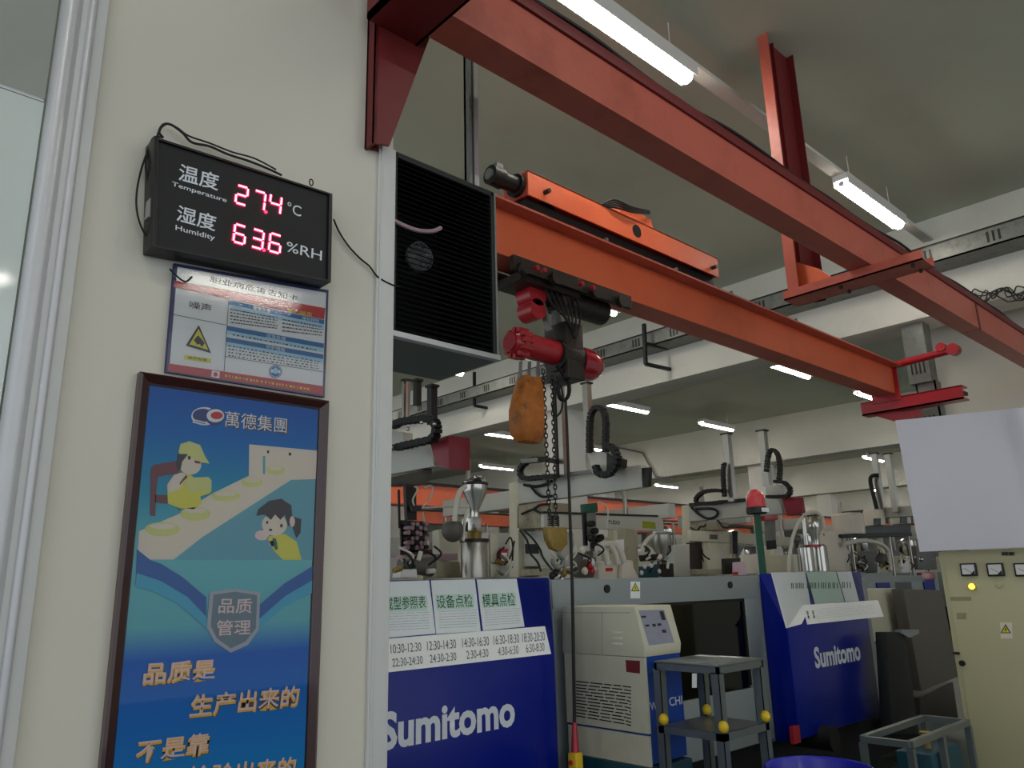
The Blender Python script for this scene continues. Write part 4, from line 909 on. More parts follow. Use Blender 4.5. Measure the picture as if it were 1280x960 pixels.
# ================================================================== CABINET AND WHITE BOARD
XB = 6.2; yl = PX(1172, 688, XB).y; zc = 1.805
cbn = T('electrical_cabinet', (6.5, 1.3, 0), 'tall beige electrical cabinet with three meters at the right edge', 'cabinet')
MB().box((XB, .3, .08), (6.8, yl, zc)).build('carcass', 'cabinet_paint', cbn, bevel=.008)
MB().box((XB - .012, .95, .14), (XB, yl - .035, zc - .035)).build('door', 'cabinet_paint', cbn, bevel=.004)
MB().box((XB - .012, .33, .14), (XB, .94, zc - .035)).build('door', 'cabinet_paint', cbn, bevel=.004)
MB().box((XB + .02, .32, 0), (6.78, yl - .02, .08)).build('plinth', 'black_matt', cbn)
XD = XB - .012
for x in (1211.5, 1245, 1279.5):
    p = PX(x, 712, XD); h_ = .052
    mt_ = MB().box((XD - .02, p.y - h_, p.z - h_ * .85), (XD, p.y + h_, p.z + h_ * .85)).build('meter', 'black_plastic', cbn, bevel=.004)
    f_ = MB().box((XD - .022, p.y - h_ * .78, p.z - h_ * .62), (XD - .0195, p.y + h_ * .78, p.z + h_ * .66)).build('meter_face', 'white_plastic', mt_)
    MB().prism([(XD - .024, p.y - h_ * .75, p.z - h_ * .62), (XD - .024, p.y - h_ * .2, p.z - h_ * .62), (XD - .024, p.y - h_ * .75, p.z - h_ * .1)], (.002, 0, 0)).build('meter_corner', 'black_plastic', mt_)
    MB().bar((XD - .0235, p.y - h_ * .4, p.z - h_ * .4), (XD - .0235, p.y + h_ * .5, p.z + h_ * .2), .002, .002).build('needle', 'black_plastic', mt_)
p = PX(1215.5, 733, XD); MB().cyl(p, p + V((-.016, 0, 0)), .026, n=18).build('lamp_bezel', 'yellow_plastic', cbn); MB().cyl(p + V((-.016, 0, 0)), p + V((-.022, 0, 0)), .019, .014, n=16).build('pilot_lamp', 'yellow_lamp', cbn)
p = PX(1249, 730, XD); MB().cyl(p, p + V((-.01, 0, 0)), .022, n=18).build('spare_button', 'cabinet_paint', cbn)
p = PX(1203, 829, XD); MB().cyl(p, p + V((-.012, 0, 0)), .02, n=16).build('lock', 'black_plastic', cbn)
p = PX(1193, 816, XB); MB().box((XD - .02, p.y - .04, p.z - .008), (XD, p.y + .0, p.z + .008)).build('hinge', 'steel_dark', cbn)
cs_ = Sheet((XD - .0006, 1.5, 1.5), (-1, 0, 0), cbn)
cs_.poly([(1250, 778), (1265, 778), (1266, 798), (1251, 798)], 1, 'cream_plastic', 'warning_sticker'); cs_.poly([(1257, 780), (1250.5, 791.5), (1264, 791.5)], 2, 'print_black'); cs_.poly([(1257, 782.5), (1252.5, 790.5), (1262, 790.5)], 3, 'print_yellow')
cs_.polys([[(1257.5, 784), (1255.5, 787.5), (1257, 787.5), (1256, 790), (1259, 786.5), (1257.5, 786.5)]], 4, 'print_black')
mk('faded_print', (150, 146, 112), .6, var=.2, scale=40)
cs_.polys([rect(1188, 746, 1214, 751), rect(1196, 766, 1208, 774)], 1, 'faded_print', 'faded_label'); cs_.polys(rows(1252, 690, 1268, 690, 5, 5, 1, 3, .9, 4), 1, 'print_black', 'small_print', 'stuff')
# white board
YL = PX(1120, 525, 6.1).y
wb = T('white_board', (6.3, 1.2, zc), 'large blank white panel standing on top of the beige cabinet', 'board')
P4 = [PX(1119, 526, 6.1), PX(1149, 686, 6.1)]; y_l = P4[1].y; ztb = PX(1119, 526, 6.1).z
zr = PX(1280, 514, 6.1).z
G = []; NX, NZ = 36, 10
for i in range(NX + 1):
    t_ = i / NX; y = y_l + (.35 - y_l) * t_
    for j in range(NZ + 1):
        z = zc + .003 + (ztb + (zr - ztb) * t_ * 1.6 - zc) * j / NZ
        wv = .0 if y > 1.62 else .014 * math.sin(y * 34 + .4 * math.sin(j * .6)) * min(1, (1.62 - y) * 8)
        G.append(V((6.1 + wv, y + (P4[0].y - y_l) * j / NZ * (1 - t_), z)))
fs_ = [(i * (NZ + 1) + j, (i + 1) * (NZ + 1) + j, (i + 1) * (NZ + 1) + j + 1, i * (NZ + 1) + j + 1) for i in range(NX) for j in range(NZ)]
n0 = len(G); bd = [(i, i + 1) for i in range(NZ)]
MB().add(G + [g_ + V((.05, 0, 0)) for g_ in G], fs_ + [tuple(k + n0 for k in reversed(f)) for f in fs_] + [(j, j + 1, j + 1 + n0, j + n0) for j in range(NZ)] + [(NX * (NZ + 1) + j + 1, NX * (NZ + 1) + j, NX * (NZ + 1) + j + n0, NX * (NZ + 1) + j + 1 + n0) for j in range(NZ)]
         + [((i + 1) * (NZ + 1), i * (NZ + 1), i * (NZ + 1) + n0, (i + 1) * (NZ + 1) + n0) for i in range(NX)] + [(i * (NZ + 1) + NZ, (i + 1) * (NZ + 1) + NZ, (i + 1) * (NZ + 1) + NZ + n0, i * (NZ + 1) + NZ + n0) for i in range(NX)]).build('panel', 'board_white', wb)

# ================================================================== ROBOTS
def chain(pts, X, wpx=6, depth=.07):
    P_ = smooth([PX(x, y, X) for x, y in pts], 6); k = mpp(P_[0]); w_ = wpx * k; b = MB(); dist = 0; lastp = P_[0]
    L_ = [P_[0]]
    for p in P_[1:]:
        if (p - L_[-1]).length > w_ * .55: L_.append(p)
    for i in range(len(L_) - 1):
        b.bar(L_[i], L_[i + 1], depth, w_ * (1 if i % 2 else .86), (1, 0, 0)) if 0 else b.bar(L_[i], L_[i] + (L_[i + 1] - L_[i]) * .92, w_ * (1 if i % 2 else .86), depth, (1, 0, 0))
    return b
def arm(pts, X, w_, par, mt='brushed', nm='vertical_arm'):
    (xa, ya), (xb, yb2) = pts; a_, b_ = PX(xa, ya, X), PX(xb, yb2, X); y = (a_.y + b_.y) / 2
    MB().box((X, y - w_ / 2, b_.z), (X + w_, y + w_ / 2, a_.z)).build(nm, mt, par)
    MB().box((X - .01, y - w_ * .75, a_.z - .02), (X + w_ + .01, y + w_ * .75, a_.z)).build('arm_cap', 'steel_dark', par)
R1 = 6.5
r1 = T('take_out_robot', (R1, 6, 2), 'grey gantry robot behind the hoist chain, two tall arms and a black cable chain', 'robot')
qx([(647, 601), (801, 581), (803, 609), (647, 630)], R1, .11, 'traverse_beam', 'robot_grey', r1, .006)
qx([(647, 598), (780, 582), (780, 586), (647, 603)], R1 - .03, .2, 'rail_cover', 'galvanised', r1)
qx([(802, 585), (811, 584), (810, 608), (804, 609)], R1 - .02, .06, 'end_plate', 'steel_dark', r1, .004)
arm(((696, 476), (704, 596)), R1 - .12, .07, r1, 'brushed'); arm(((729, 478), (736, 566)), R1 - .12, .075, r1, 'brushed')
arm(((691, 480), (697, 596)), R1 - .1, .035, r1, 'steel_dark', 'side_rail')
chain([(694, 577), (680, 574), (664, 575), (653, 582), (650, 591), (656, 598), (672, 597), (696, 595)], R1 - .2, 6).build('cable_chain', 'rubber', r1)
chain([(737, 566), (737, 545), (738, 522), (742, 512), (748, 509), (754, 513), (757, 525), (757, 545), (757, 568)], R1 - .2, 6).build('cable_chain', 'rubber', r1)
chain([(757, 556), (766, 560), (772, 572), (766, 588), (755, 594), (747, 590), (744, 578)], R1 - .25, 8).build('cable_chain', 'rubber', r1)
qx([(734, 566), (760, 562), (762, 590), (740, 592)], R1 - .18, .12, 'slide_block', 'robot_grey', r1, .005)
qx([(758, 566), (777, 574), (776, 584), (758, 588)], R1 - .2, .1, 'servo_motor', 'steel_dark', r1, .005)
qx([(650, 574), (672, 572), (672, 577), (652, 579)], R1 - .25, .1, 'chain_bracket', 'galvanised', r1)
MB().tube(smooth([PX(x, y, R1 - .03) for x, y in ((655, 606), (668, 608), (680, 606), (690, 601))], 5), .018, 8).build('cable', 'rubber', r1)
MB().tube(smooth([PX(x, y, R1 - .03) for x, y in ((662, 606), (670, 616), (678, 621), (690, 620))], 5), .015, 8).build('cable', 'rubber', r1)
qx([(636, 604), (648, 602), (648, 722), (637, 722)], R1 + .02, .35, 'mount_post', 'beige', r1, .006)
qx([(646, 632), (690, 628), (692, 660), (646, 661)], R1 + .02, .3, 'bracket_box', 'beige_dull', r1, .01)
YK = PX(692, 645, R1 + .02).y
qb([(680, 641), (822, 645), (829, 650), (830, 664), (680, 659)], YK - .05, .12, 'kick_beam', 'robot_grey', r1, .006)
qb([(680, 639), (823, 644), (823, 646), (680, 642)], YK - .06, .12, 'kick_rail', 'steel_dark', r1)
tl_ = Sheet((7, YK - .0505, 2), (0, -1, 0), r1)
tl_.text('YUDO', (760, 655), (775, 656), (760, 650), 1, 'print_black', .02); tl_.text('TW-1200', (777, 657), (790, 657.6), (777, 654), 1, 'print_grey', .0) if 0 else None
tl_.poly([(803, 651), (819, 653), (820, 661), (803, 660)], 1, 'p_green2' if 'p_green2' in K else mk('p_green2', (140, 150, 30), .5) and 'p_green2', 'green_label')
qx([(652, 664), (688, 664), (690, 708), (654, 708)], R1 + .1, .4, 'platen_cover', 'robot_grey', r1, .01)
qx([(656, 680), (672, 680), (673, 692), (657, 692)], R1 + .09, .05, 'recess', 'black_matt', r1)
qx([(645, 712), (700, 710), (700, 718), (646, 720)], R1 + .05, .3, 'tie_plate', 'beige_dull', r1)
# gripper arm of robot 1
b = qb([(732, 640), (745, 640), (746, 672), (734, 672)], 5.0, .08, 'wrist_arm', 'galvanised', r1)
qb([(730, 630), (747, 628), (748, 640), (731, 641)], 4.98, .12, 'wrist_head', 'green_plastic', r1, .01)
for i, (x, y) in enumerate(((737, 655), (741, 664), (737, 673), (745, 676), (741, 682), (748, 672))):
    p = PY(x, y, 4.97); MB().cyl(p, p + V((0, -.05, 0)), .03, n=10).build('gripper_cup', 'rubber', r1)
qb([(729, 640), (733, 640), (735, 682), (731, 682)], 5.0, .05, 'air_line', 'rubber', r1)
MB().tube(smooth([PY(x, y, 4.96) for x, y in ((748, 627), (756, 631), (760, 640), (758, 660))], 5), .008, 6).build('air_hose', 'hose_white', r1)

R2 = 9.37
r2 = T('take_out_robot', (R2, 5.8, 2), 'grey gantry robot with a red end box behind the red beacon', 'robot')
qx([(861, 631), (974, 622), (979, 642), (861, 652)], R2, .11, 'traverse_beam', 'robot_grey', r2, .006)
qx([(861, 629), (940, 622), (940, 626), (861, 633)], R2 - .03, .2, 'rail_cover', 'steel_dark', r2)
qx([(976, 622), (999, 621), (1002, 641), (983, 645)], R2 - .05, .12, 'end_box', 'crimson_plastic', r2, .02)
arm(((907, 541), (912, 627)), R2 - .12, .09, r2); arm(((951, 537), (957, 608)), R2 - .12, .09, r2)
chain([(907, 580), (905, 580), (904, 592), (905, 612), (906, 622)], R2 - .2, 4).build('cable_chain', 'rubber', r2)
chain([(906, 614), (894, 613), (880, 615), (871, 622), (872, 629), (890, 629), (905, 627)], R2 - .2, 4.5).build('cable_chain', 'rubber', r2)
chain([(958, 590), (960, 572), (963, 563), (968, 563), (973, 570), (975, 585), (974, 600)], R2 - .2, 4.5).build('cable_chain', 'rubber', r2)
chain([(968, 602), (980, 603), (988, 612), (984, 620), (972, 621), (958, 621)], R2 - .25, 4.5).build('cable_chain', 'rubber', r2)
qx([(956, 607), (978, 606), (980, 618), (958, 620)], R2 - .18, .12, 'slide_block', 'robot_grey', r2, .005)
MB().tube(smooth([PX(x, y, R2 - .03) for x, y in ((864, 634), (874, 643), (884, 648), (894, 646), (897, 640), (890, 636), (870, 636))], 5), .018, 8).build('cable', 'rubber', r2)
qx([(852, 632), (862, 631), (863, 722), (853, 722)], R2 + .02, .4, 'mount_post', 'beige', r2, .006)
qx([(861, 656), (895, 652), (897, 662), (863, 664)], R2 + .02, .3, 'bracket_box', 'beige_dull', r2, .01)
YK2 = PX(880, 660, R2).y - .1
qb([(864, 663), (918, 665), (950, 668), (990, 672), (990, 683), (864, 676)], YK2, .14, 'kick_beam', 'beige', r2, .006)
qb([(868, 678), (884, 678), (885, 711), (870, 711)], YK2 + .1, .3, 'side_recess', 'greased', r2)
qb([(885, 678), (916, 679), (910, 712), (886, 712)], YK2, .3, 'platen_cover', 'beige', r2, .01)
qb([(866, 712), (915, 711), (915, 718), (867, 718)], YK2 - .05, .3, 'tie_plate', 'beige_dull', r2)
qb([(917, 664), (922, 664), (922, 692), (918, 692)], YK2 - .08, .05, 'air_line', 'rubber', r2)
ks2 = Sheet((9, YK2 - .001, 2), (0, -1, 0), r2); ks2.poly([(887, 668), (897, 668.5), (897, 674.5), (887, 674)], 1, 'taupe', 'maker_label')
qb([(958, 646), (969, 646), (970, 676), (960, 676)], 5.6, .09, 'wrist_arm', 'galvanised', r2)
qb([(955, 642), (972, 641), (973, 650), (956, 651)], 5.56, .14, 'wrist_head', 'signal_red', r2, .01)
qb([(961, 676), (970, 675), (971, 686), (962, 687)], 5.55, .1, 'gripper', 'rubber', r2)

R0 = 3.76
r0 = T('take_out_robot', (R0, 5.4, 2), 'grey gantry robot with a dark red end box beside the pillar edge', 'robot')
qx([(470, 564), (536, 548), (543, 583), (470, 596)], R0, .2, 'traverse_beam', 'robot_grey', r0, .006)
qx([(470, 562), (512, 553), (512, 558), (470, 566)], R0 - .03, .1, 'rail_cover', 'galvanised', r0)
eb = [PX(x, y, R0 - .1) for x, y in ((536, 552), (561, 544), (561, 587), (545, 580))]
MB().prism(eb, (.2, -.02, 0)).build('end_box', 'crimson_plastic', r0, bevel=.012)
arm(((536, 481), (537, 530)), R0 - .12, .06, r0, 'black_plastic'); arm(((518, 474), (519, 506)), R0 - .1, .05, r0, 'steel_dark')
arm(((503, 474), (504, 522)), R0 - .05, .03, r0, 'chrome', 'guide_rod'); arm(((508.5, 474), (509, 522)), R0 - .05, .025, r0, 'brushed', 'guide_rod')
chain([(490, 533), (502, 527), (520, 525), (535, 523), (544, 528), (546, 540), (540, 549), (528, 552), (510, 556), (494, 560)], R0 - .2, 8).build('cable_chain', 'rubber', r0)
qx([(487, 537), (504, 540), (504, 560), (487, 560)], R0 - .1, .1, 'slide_block', 'robot_grey', r0, .005)
qb([(487, 596), (542, 584), (541, 596), (532, 606), (487, 607)], 5.1, .3, 'gear_casing', 'taupe', r0, .03)
for x, y in ((488, 536), (527, 528), (543, 530), (490, 559), (510, 536)): p = PX(x, y, R0 - .26); MB().sphere(p, .016, 1, 1, 1, 8, 6).build('clip', 'chrome', r0)
qb([(507, 606), (520, 606), (521, 650), (509, 650)], 5.0, .08, 'wrist_arm', 'greased', r0)
qb([(498, 612), (500, 612), (501, 660), (499, 660)], 5.0, .03, 'air_line', 'rubber', r0)
R = random.Random(5)
plate = qb([(501, 650), (531, 652), (531, 690), (502, 690)], 5.0, .04, 'gripper_plate', 'greased', r0)
for j in range(6):
    for i in range(5):
        p = PY(505 + i * 5.5 + R.uniform(-1, 1), 655 + j * 6 + R.uniform(-1, 1), 4.98); MB().cyl(p, p + V((0, -.06, 0)), .013, .018, n=8).build('suction_cup', 'skin_pink' if (i + j) % 3 else 'rubber', r0)
qb([(500, 688), (548, 686), (548, 692), (501, 694)], 5.0, .3, 'gripper_base', 'maroon_and_shaded_red', r0)
for pts in (((520, 636), (516, 625), (522, 612), (518, 608)), ((524, 638), (536, 625), (541, 612), (538, 607), (530, 610)), ((528, 640), (530, 650), (531, 658)), ((526, 635), (545, 634), (580, 634), (600, 635))):
    MB().tube(smooth([PY(x, y, 4.95) for x, y in pts], 5), .007, 6).build('air_hose', 'hose_white', r0)
qb([(514, 632), (527, 632), (527, 639), (515, 639)], 4.94, .04, 'manifold', 'black_plastic', r0)

# far robot behind the white hoppers
r3 = T('take_out_robot', (13, 5.5, 2), 'distant robot whose two shiny arms rise beside the white panel', 'robot')
arm(((1090, 566), (1103, 640)), 12.0, .08, r3); arm(((1110, 566), (1117, 640)), 12.0, .08, r3)
MB().tube(smooth([PX(x, y, 11.9) for x, y in ((1098, 594), (1090, 595), (1088, 602), (1092, 620), (1096, 636))], 5), .03, 8).build('cable_chain', 'rubber', r3)
qx([(1085, 636), (1140, 632), (1142, 645), (1086, 648)], 12.1, .2, 'traverse_beam', 'robot_grey', r3)

# ================================================================== HOPPERS AND CLUTTER ON THE MACHINES
def lathe_px(cxp, prof, Y, n=24):
    """turned shape from its outline in the picture: list of (radius px, y px)"""
    base = PY(cxp, prof[0][1], Y); k = mpp(base); pr = []
    for r_, y in prof: pr.append((r_ * k, PY(cxp, y, Y).z - base.z))
    return MB().lathe((base.x, Y, base.z), pr, n)
hd = T('hopper_dryer', PY(593, 722, 4.2), 'stainless steel hopper dryer with a cone top, just left of the hoist chain', 'hopper')
lathe_px(593, [(17, 722), (17, 677), (16, 675)], 4.2).build('drum', 'brushed', hd)
lathe_px(593, [(18.5, 678), (18.5, 674)], 4.2).build('clamp_ring', 'greased', hd)
lathe_px(593, [(9, 674), (9, 664)], 4.2).build('neck', 'brass_dirty', hd)
qb([(585, 646), (602, 646), (602, 664), (585, 664)], 4.1, .15, 'inspection_box', 'chrome', hd, .006)
lathe_px(594, [(5, 646), (5, 637), (15, 616), (15.5, 607)], 4.18).build('cone', 'chrome', hd)
lathe_px(594, [(16.5, 607), (16.5, 604), (12, 600), (4, 597)], 4.18).build('lid', 'greased', hd)
for dx, dy in ((-12, 602), (0, 597), (11, 601), (5, 596)): p = PY(594 + dx, dy, 4.15); MB().sphere(p, .014, 1, 1, 1, 8, 6).build('latch', 'chrome', hd)
MB().tube(smooth([PY(x, y, 4.1) for x, y in ((582, 608), (575, 614), (571, 628), (568, 652))], 5), .017, 10).build('suction_hose', 'hose_white', hd)
MB().tube(smooth([PY(x, y, 4.1) for x, y in ((585, 636), (581, 650), (579, 676))], 5), .010, 10).build('suction_hose', 'hose_white', hd)
MB().sphere(PY(566, 663, 4.15), .075, 1, 1, 1.05, 18, 12).build('blower', 'taupe', hd)
bl = T('injection_housing', PY(600, 722, 4.4), 'beige housing with a rust marked box left of the hopper dryer', 'housing')
qb([(545, 702), (575, 702), (577, 722), (546, 722)], 4.4, .3, 'rusty_box', 'beige_dull', bl, .01)
qb([(549, 662), (573, 662), (574, 722), (550, 722)], 4.6, .2, 'back_box', 'beige', bl, .01)
qb([(503, 694), (572, 692), (572, 700), (503, 702)], 4.5, .2, 'slide_rail', 'skin_pink', bl)
p = PY(500, 706, 4.3); q = PY(538, 708, 4.3); MB().cyl(p, q, .04, .07, n=16).build('nozzle_barrel', 'taupe', bl)
qb([(501, 712), (521, 711), (522, 722), (500, 722)], 4.2, .2, 'pale_cover', 'white_plastic', bl, .006)  # plain white plastic cover
qb([(487, 672), (500, 672), (500, 696), (487, 696)], 4.8, .2, 'side_cover', 'robot_grey', bl)
fp = T('platen_box', PY(622, 722, 4.8), 'pale green grey switch box with a red tag, left of the robot post', 'box')
qb([(608, 666), (636, 666), (637, 722), (609, 722)], 4.8, .3, 'box_body', 'robot_grey', fp, .01)
qb([(613, 668), (623, 668), (623, 703), (614, 703)], 4.78, .03, 'cover_plate', 'beige', fp, .004)
qb([(626, 686), (635, 686), (635, 703), (626, 703)], 4.76, .03, 'tag', 'signal_red', fp); qb([(627, 691), (634, 691), (634, 701), (627, 701)], 4.755, .006, 'tag_label', 'paper', fp)
qb([(613, 705), (624, 705), (624, 721), (614, 721)], 4.78, .02, 'lower_plate', 'beige', fp, .004)
for pts in (((632, 680), (638, 672), (641, 684), (640, 710)), ((630, 706), (636, 700), (640, 690), (643, 676))): MB().tube(smooth([PY(x, y, 4.7) for x, y in pts], 5), .007, 6).pieces('wire', 'rubber', fp)
md = T('duct_housing', PY(760, 722, 4.5), 'pale moulding head with curved white ducts, right of the hoist cable', 'machine part')
qb([(748, 702), (792, 700), (794, 724), (749, 724)], 4.5, .3, 'head_cover', 'cream_plastic', md, .02)
for pts in (((750, 682), (760, 680), (768, 690), (772, 704)), ((756, 680), (768, 680), (776, 690), (780, 704)), ((746, 686), (754, 688), (758, 698), (760, 706))): MB().tube(smooth([PY(x, y, 4.4) for x, y in pts], 6), .028, 10).build('duct', 'hose_white', md)
qb([(758, 710), (766, 710), (766, 714), (758, 714)], 4.49, .02, 'red_label', 'print_red', md)
qb([(772, 675), (780, 674), (781, 700), (773, 700)], 4.5, .1, 'valve_block', 'white_plastic', md, .006)
p = PY(772, 688, 4.42); MB().cyl(p, p + V((0, .06, 0)), .03, n=12).build('valve_knob', 'signal_red', md)
qb([(725, 690), (742, 688), (744, 722), (726, 722)], 4.5, .2, 'manifold', 'taupe', md, .02)
for x, y, c_ in ((728, 688, 'cream_plastic'), (736, 706, 'print_red'), (740, 703, 'white_plastic'), (733, 698, 'chrome'), (731, 714, 'cream_plastic'), (740, 714, 'signal_red')): MB().sphere(PY(x, y, 4.4), .028, 1, 1, 1.2, 10, 8).build('fitting', c_, md)
for x, y, c_ in ((694, 716, 'steel_dark'), (700, 712, 'chrome'), (705, 716, 'brass_dirty'), (690, 720, 'steel_dark'), (698, 704, 'hose_white'), (702, 724, 'chrome')): MB().sphere(PY(x, y, 4.4), .026, 1, 1, 1.3, 10, 8).build('fitting', c_, md)
po2 = T('platen_post', PY(792, 722, 4.6), 'tall beige post under the kick beam, behind the yellow warning sticker', 'post')
qb([(781, 660), (797, 662), (799, 724), (782, 724)], 4.6, .2, 'post_body', 'beige_dull', po2, .01)
qb([(778, 704), (790, 703), (800, 724), (776, 724)], 4.45, .1, 'shroud', 'cream_plastic', po2, .03)
h2 = T('cone_hopper', PY(829, 722, 4.9), 'steel cone hopper with a ribbed hose, left of the second robot', 'hopper')
lathe_px(829, [(4, 706), (4, 700), (12, 684), (12.5, 669)], 4.9).build('cone', 'brushed', h2); lathe_px(829, [(13.5, 669), (13.5, 667), (9, 665)], 4.9).build('lid', 'galvanised', h2)
MB().tube(smooth([PY(x, y, 4.85) for x, y in ((818, 668), (808, 676), (803, 688), (806, 698), (818, 700))], 5), .02, 10).build('hose', 'hose_white', h2)
qb([(802, 694), (824, 692), (822, 700), (804, 702)], 4.8, .1, 'dark_bracket', 'greased', h2, .01)
qb([(803, 708), (824, 707), (824, 722), (803, 722)], 4.7, .2, 'motor_block', 'teal_paint', h2, .01)
qb([(826, 705), (842, 704), (843, 722), (827, 722)], 4.75, .2, 'feed_throat', 'greased', h2, .01)
for x, y in ((806, 708), (814, 707), (824, 714), (802, 716)): MB().sphere(PY(x, y, 4.65), .018, 1, 1, 1.3, 8, 6).build('fitting', 'white_plastic', h2)
qb([(842, 682), (862, 680), (863, 722), (843, 722)], 5.2, .3, 'side_box', 'robot_grey', h2, .01)
pk = T('notice_card', PY(922, 718, 4.3), 'pink and white card standing on the grey machine left of the beacon', 'card')
qb([(916, 703), (930, 702), (933, 719), (916, 719)], 4.3, .01, 'card', 'pink_paper', pk); qb([(916, 715), (923, 715), (923, 718.5), (916, 718.5)], 4.295, .004, 'red_corner', 'print_red', pk)
qb([(906, 698), (926, 697), (926, 718), (907, 718)], 4.4, .1, 'card_holder', 'greased', pk, .01)
qb([(932, 694), (950, 692), (950, 718), (933, 718)], 4.6, .2, 'white_cover', 'cream_plastic', pk, .02)
h3 = T('twin_dryer', PY(1015, 714, 4.3), 'pair of shiny steel drying drums with an arched hose, right of the beacon', 'hopper')
lathe_px(1009, [(10, 714), (10, 685), (8, 683)], 4.3).build('drum', 'chrome', h3); lathe_px(1026, [(10.5, 714), (10.5, 683), (8, 681)], 4.35).build('drum', 'chrome', h3)
lathe_px(1017, [(9, 684), (9, 681)], 4.3).build('red_ring', 'signal_red', h3)
lathe_px(1020, [(5, 681), (5, 672), (9, 660), (9, 652), (5, 646)], 4.3).build('receiver', 'chrome', h3)
lathe_px(1008, [(3, 681), (3, 648)], 4.3, 10).build('feed_pipe', 'chrome', h3)
MB().tube(smooth([PY(x, y, 4.25) for x, y in ((1030, 660), (1027, 646), (1018, 640), (1008, 642), (998, 654), (991, 672), (987, 695), (986, 716))], 6), .018, 10).build('suction_hose', 'hose_white', h3)
MB().sphere(PY(996, 674, 4.3), .05, 1, 1, 1, 14, 10).build('blower', 'taupe', h3)
for x, y in ((1006, 645), (1014, 643), (1026, 650), (1030, 668)): MB().sphere(PY(x, y, 4.22), .014, 1, 1, 1, 8, 6).build('latch', 'chrome', h3)
qb([(1030, 664), (1045, 664), (1062, 690), (1062, 714), (1031, 714)], 4.7, .2, 'cream_housing', 'cream_plastic', h3, .01)
sf_ = T('hopper_shelf', PY(1105, 714, 4.7), 'dark shelf on thin legs carrying the white hoppers beside the white panel', 'shelf')
qb([(1071, 659), (1139, 655), (1139, 667), (1072, 668)], 4.7, .5, 'shelf_deck', 'steel_dark', sf_, .006); qb([(1052, 668), (1140, 666), (1140, 670), (1052, 672)], 4.66, .5, 'shelf_rim', 'black_matt', sf_)
for x, Yl in ((1064, 4.7), (1112, 4.7), (1136, 4.7), (1060, 5.1)):
    p, q = PY(x, 669, Yl), PY(x + 4, 716, Yl); MB().box((p.x - .015, Yl, min(q.z, 1.62)), (p.x + .015, Yl + .03, p.z)).build('leg', 'brushed', sf_)
for i, (cx_, r_, yb_, yt_, lb) in enumerate(((1062, 18.5, 668, 642, 'wide white hopper drum at the left end of the dark shelf'), (1094, 12, 657, 637, 'smaller white hopper drum in the middle of the dark shelf'), (1127, 11, 655, 634, 'white hopper drum touching the edge of the white panel'))):
    Yh = 4.95 if i else 4.85
    t = T('white_hopper', PY(cx_, yb_, Yh), lb, 'hopper'); lathe_px(cx_, [(r_, yb_), (r_ * 1.03, yt_ + 3), (r_ * .9, yt_ + .5), (r_ * .4, yt_ - .5)], Yh, 28).build('drum', 'cream_plastic', t, bevel=0)
    if i: qb([(cx_ - 1, yb_ - 9), (cx_ + 7, yb_ - 9), (cx_ + 7, yb_ - 1), (cx_ - 1, yb_ - 1)], Yh - r_ * mpp(PY(cx_, yb_, Yh)) - .02, .03, 'latch', 'steel_dark', t)
cm = T('loader_group', PY(1090, 716, 4.5), 'steel pipes and rounded casings below the white hoppers', 'loader')
qb([(1070, 690), (1096, 688), (1098, 716), (1072, 716)], 4.9, .2, 'casing', 'taupe', cm, .03)
MB().tube(smooth([PY(x, y, 4.6) for x, y in ((1056, 680), (1075, 676), (1095, 678), (1108, 686), (1112, 700), (1113, 714))], 6), .03, 10).build('pipe', 'hose_white', cm)
MB().sphere(PY(1102, 700, 4.7), .08, 1, 1, 1.3, 16, 10).build('blower', 'taupe', cm)
R = random.Random(11)
for i in range(16):
    x, y = R.uniform(1060, 1168), R.uniform(690, 714); MB().sphere(PY(x, y, 4.5), R.uniform(.014, .03), 1, 1, 1.2, 8, 6).build('fitting', R.choice(['chrome', 'brushed', 'cream_plastic', 'greased']), cm)
qb([(1152, 716), (1168, 715), (1170, 724), (1153, 725)], 4.2, .15, 'red_block', 'signal_red', cm, .006)
qb([(1126, 700), (1136, 700), (1137, 716), (1127, 716)], 4.5, .1, 'paper_cup', 'white_plastic', cm, .01)
qb([(1145, 682), (1168, 682), (1172, 712), (1148, 712)], 5.2, .2, 'grey_casing', 'taupe', cm, .02)

R = random.Random(21)
for par, X_, pts in ((r1, R1 + .0, ((652, 662, 676, 716), (658, 664, 688, 712), (666, 633, 688, 656), (654, 640, 684, 632))), (r2, R2 - .1, ((868, 680, 884, 708), (872, 682, 884, 700), (866, 662, 884, 655), (896, 650, 912, 662)))):
    for xa, ya, xb, yb_ in pts:
        q_ = [PX(xa + (xb - xa) * t_ + R.uniform(-3, 3), ya + (yb_ - ya) * t_ + R.uniform(-3, 3), X_) for t_ in (0, .25, .5, .75, 1)]
        MB().tube(smooth(q_, 5), .013, 6).build('cable', 'rubber', par)
for par, x0_, x1_, Yq, n_ in ((md, 692, 750, 4.35, 16), (h2, 800, 850, 4.7, 10), (bl, 490, 545, 4.15, 10), (cm, 1056, 1168, 4.45, 18), (fp, 612, 640, 4.7, 6)):  # random fittings and hoses; the chrome ones are added for sparkle
    for i in range(n_):
        x, y = R.uniform(x0_, x1_), R.uniform(694, 718); c_ = R.choice(['chrome', 'chrome', 'steel_dark', 'hose_white', 'greased', 'brass_dirty'])
        p = PY(x, y, Yq + R.uniform(-.05, .1)); a_ = R.uniform(0, 3.1)
        if i % 2: MB().cyl(p, p + V((math.cos(a_) * .06, 0, math.sin(a_) * .06)), R.uniform(.01, .022), n=8).build('fitting', c_, par)
        else: MB().tube(smooth([p, p + V((R.uniform(-.05, .05), -.03, .05)), p + V((R.uniform(-.1, .1), 0, .10))], 4), .008, 6).build('hose', R.choice(['rubber', 'hose_white', 'rubber']), par)
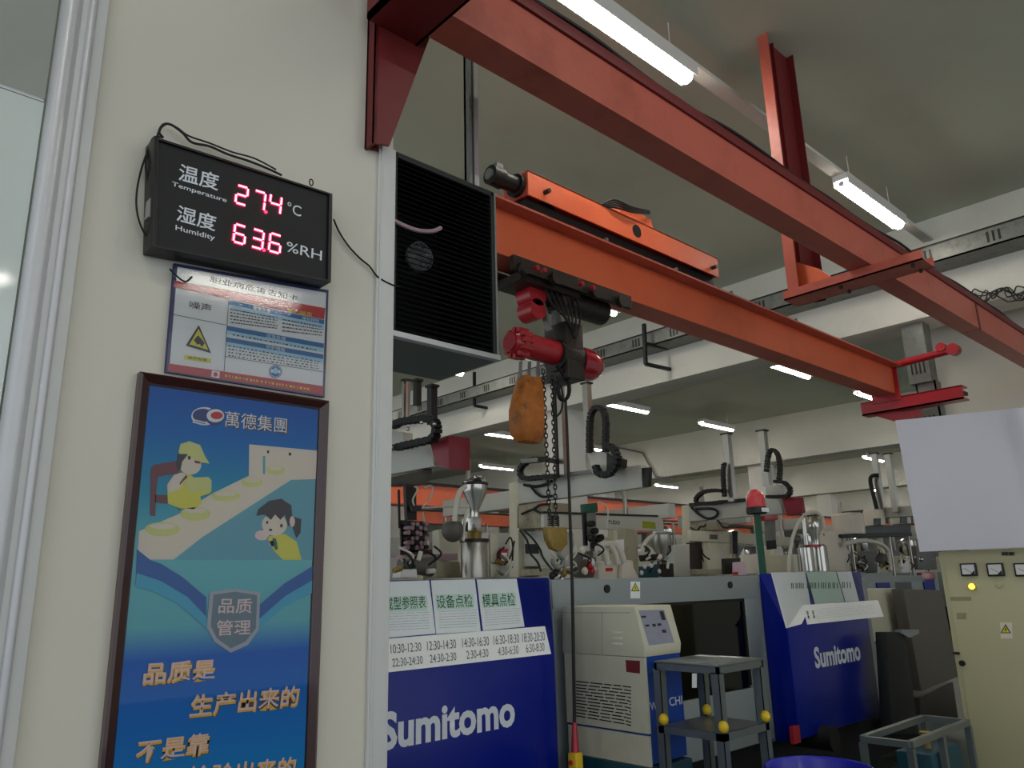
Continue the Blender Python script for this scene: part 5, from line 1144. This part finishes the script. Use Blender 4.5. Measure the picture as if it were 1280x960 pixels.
# ================================================================== FAR RED CRANE BEAMS
z_ = lambda x, y, Y: PY(x, y, Y).z
for Y, x0, ya, yb_, lb in ((12.5, 540, 607, 632, 'red crane beam crossing the hall behind the robots'), (20.5, 570, 641, 655, 'farther red crane beam, low between the hopper and the robot post')):
    t = T('far_crane_beam', (20, Y, z_(x0, yb_, Y)), lb, 'beam'); zt, zb2 = z_(x0, ya, Y), z_(x0, yb_, Y)
    MB().box((4, Y, zb2), (35, Y + .02, zt)).pieces('web', 'orange_paint', t); MB().box((4, Y - .05, zb2 - .02), (35, Y + .3, zb2)).build('bottom_flange', 'red_paint', t); MB().box((4, Y - .05, zt), (35, Y + .3, zt + .05)).build('top_flange', 'steel_dark', t)
    for x in (4.5, 12, 19, 27, 34): MB().box((x, Y + .05, 0), (x + .2, Y + .25, zb2 - .02)).build('support_post', 'beige', t)
# ================================================================== DISTANT MACHINES
fm = T('distant_machine', (5.2, 9.2, 0), 'distant moulding machine, first in the row below the far red beam', 'machine')
def fbox(a_, b_, nm, mt): MB().box(V(a_) + V((5.2, 9.2, 0)), V(b_) + V((5.2, 9.2, 0))).build(nm, mt, fm, bevel=.01)
fbox((-1.0, -.6, 0), (1.0, .6, .7), 'base', 'black_matt'); fbox((-1.0, -.55, .7), (1.0, .55, 1.7), 'body', 'machine_grey'); fbox((-.9, -.4, 1.7), (-.3, .4, 2.15), 'platen', 'beige'); fbox((.1, -.3, 1.7), (.8, .3, 1.95), 'injection_unit', 'robot_grey')
fbox((-.75, .2, 2.15), (-.6, .35, 2.7), 'robot_post', 'beige'); fbox((-.8, -1.1, 2.7), (-.6, .5, 2.95), 'traverse_beam', 'robot_grey'); fbox((-.84, -.2, 2.3), (-.8, -.12, 3.5), 'vertical_arm', 'brushed')
MB().lathe((5.65, 9.2, 1.95), [(.06, 0), (.06, .1), (.22, .35), (.22, .65), (.1, .72)], 18).build('hopper', 'chrome', fm)
MB().lathe((6.0, 9.35, 1.7), [(.16, 0), (.16, .6), (.1, .68)], 18).build('dryer', 'white_plastic', fm)
MB().box((5.0, 8.62, .9), (5.8, 8.64, 1.5)).build('door_panel', 'machine_blue', fm)
nums = ['first', 'second', 'third', 'fourth', 'fifth', 'sixth', 'seventh', 'eighth']
for r_, Y in enumerate((9.2, 15.2, 18.5, 23.6)):
    for i in range(8):
        x = 5.2 + 3.1 * i + (1.1 * r_)
        if r_ == 0 and i == 0: continue
        Yq = Y
        for c_, d_ in COLS:
            if abs(x - c_) < 1.4 and Y - 1.5 < d_ < Y + 1.1: x = c_ + math.copysign(1.45, x - c_)
        dup(fm, (x, Yq, 0), 'distant moulding machine, %s from the left in the %s row beyond the robots' % (nums[i], nums[r_]))
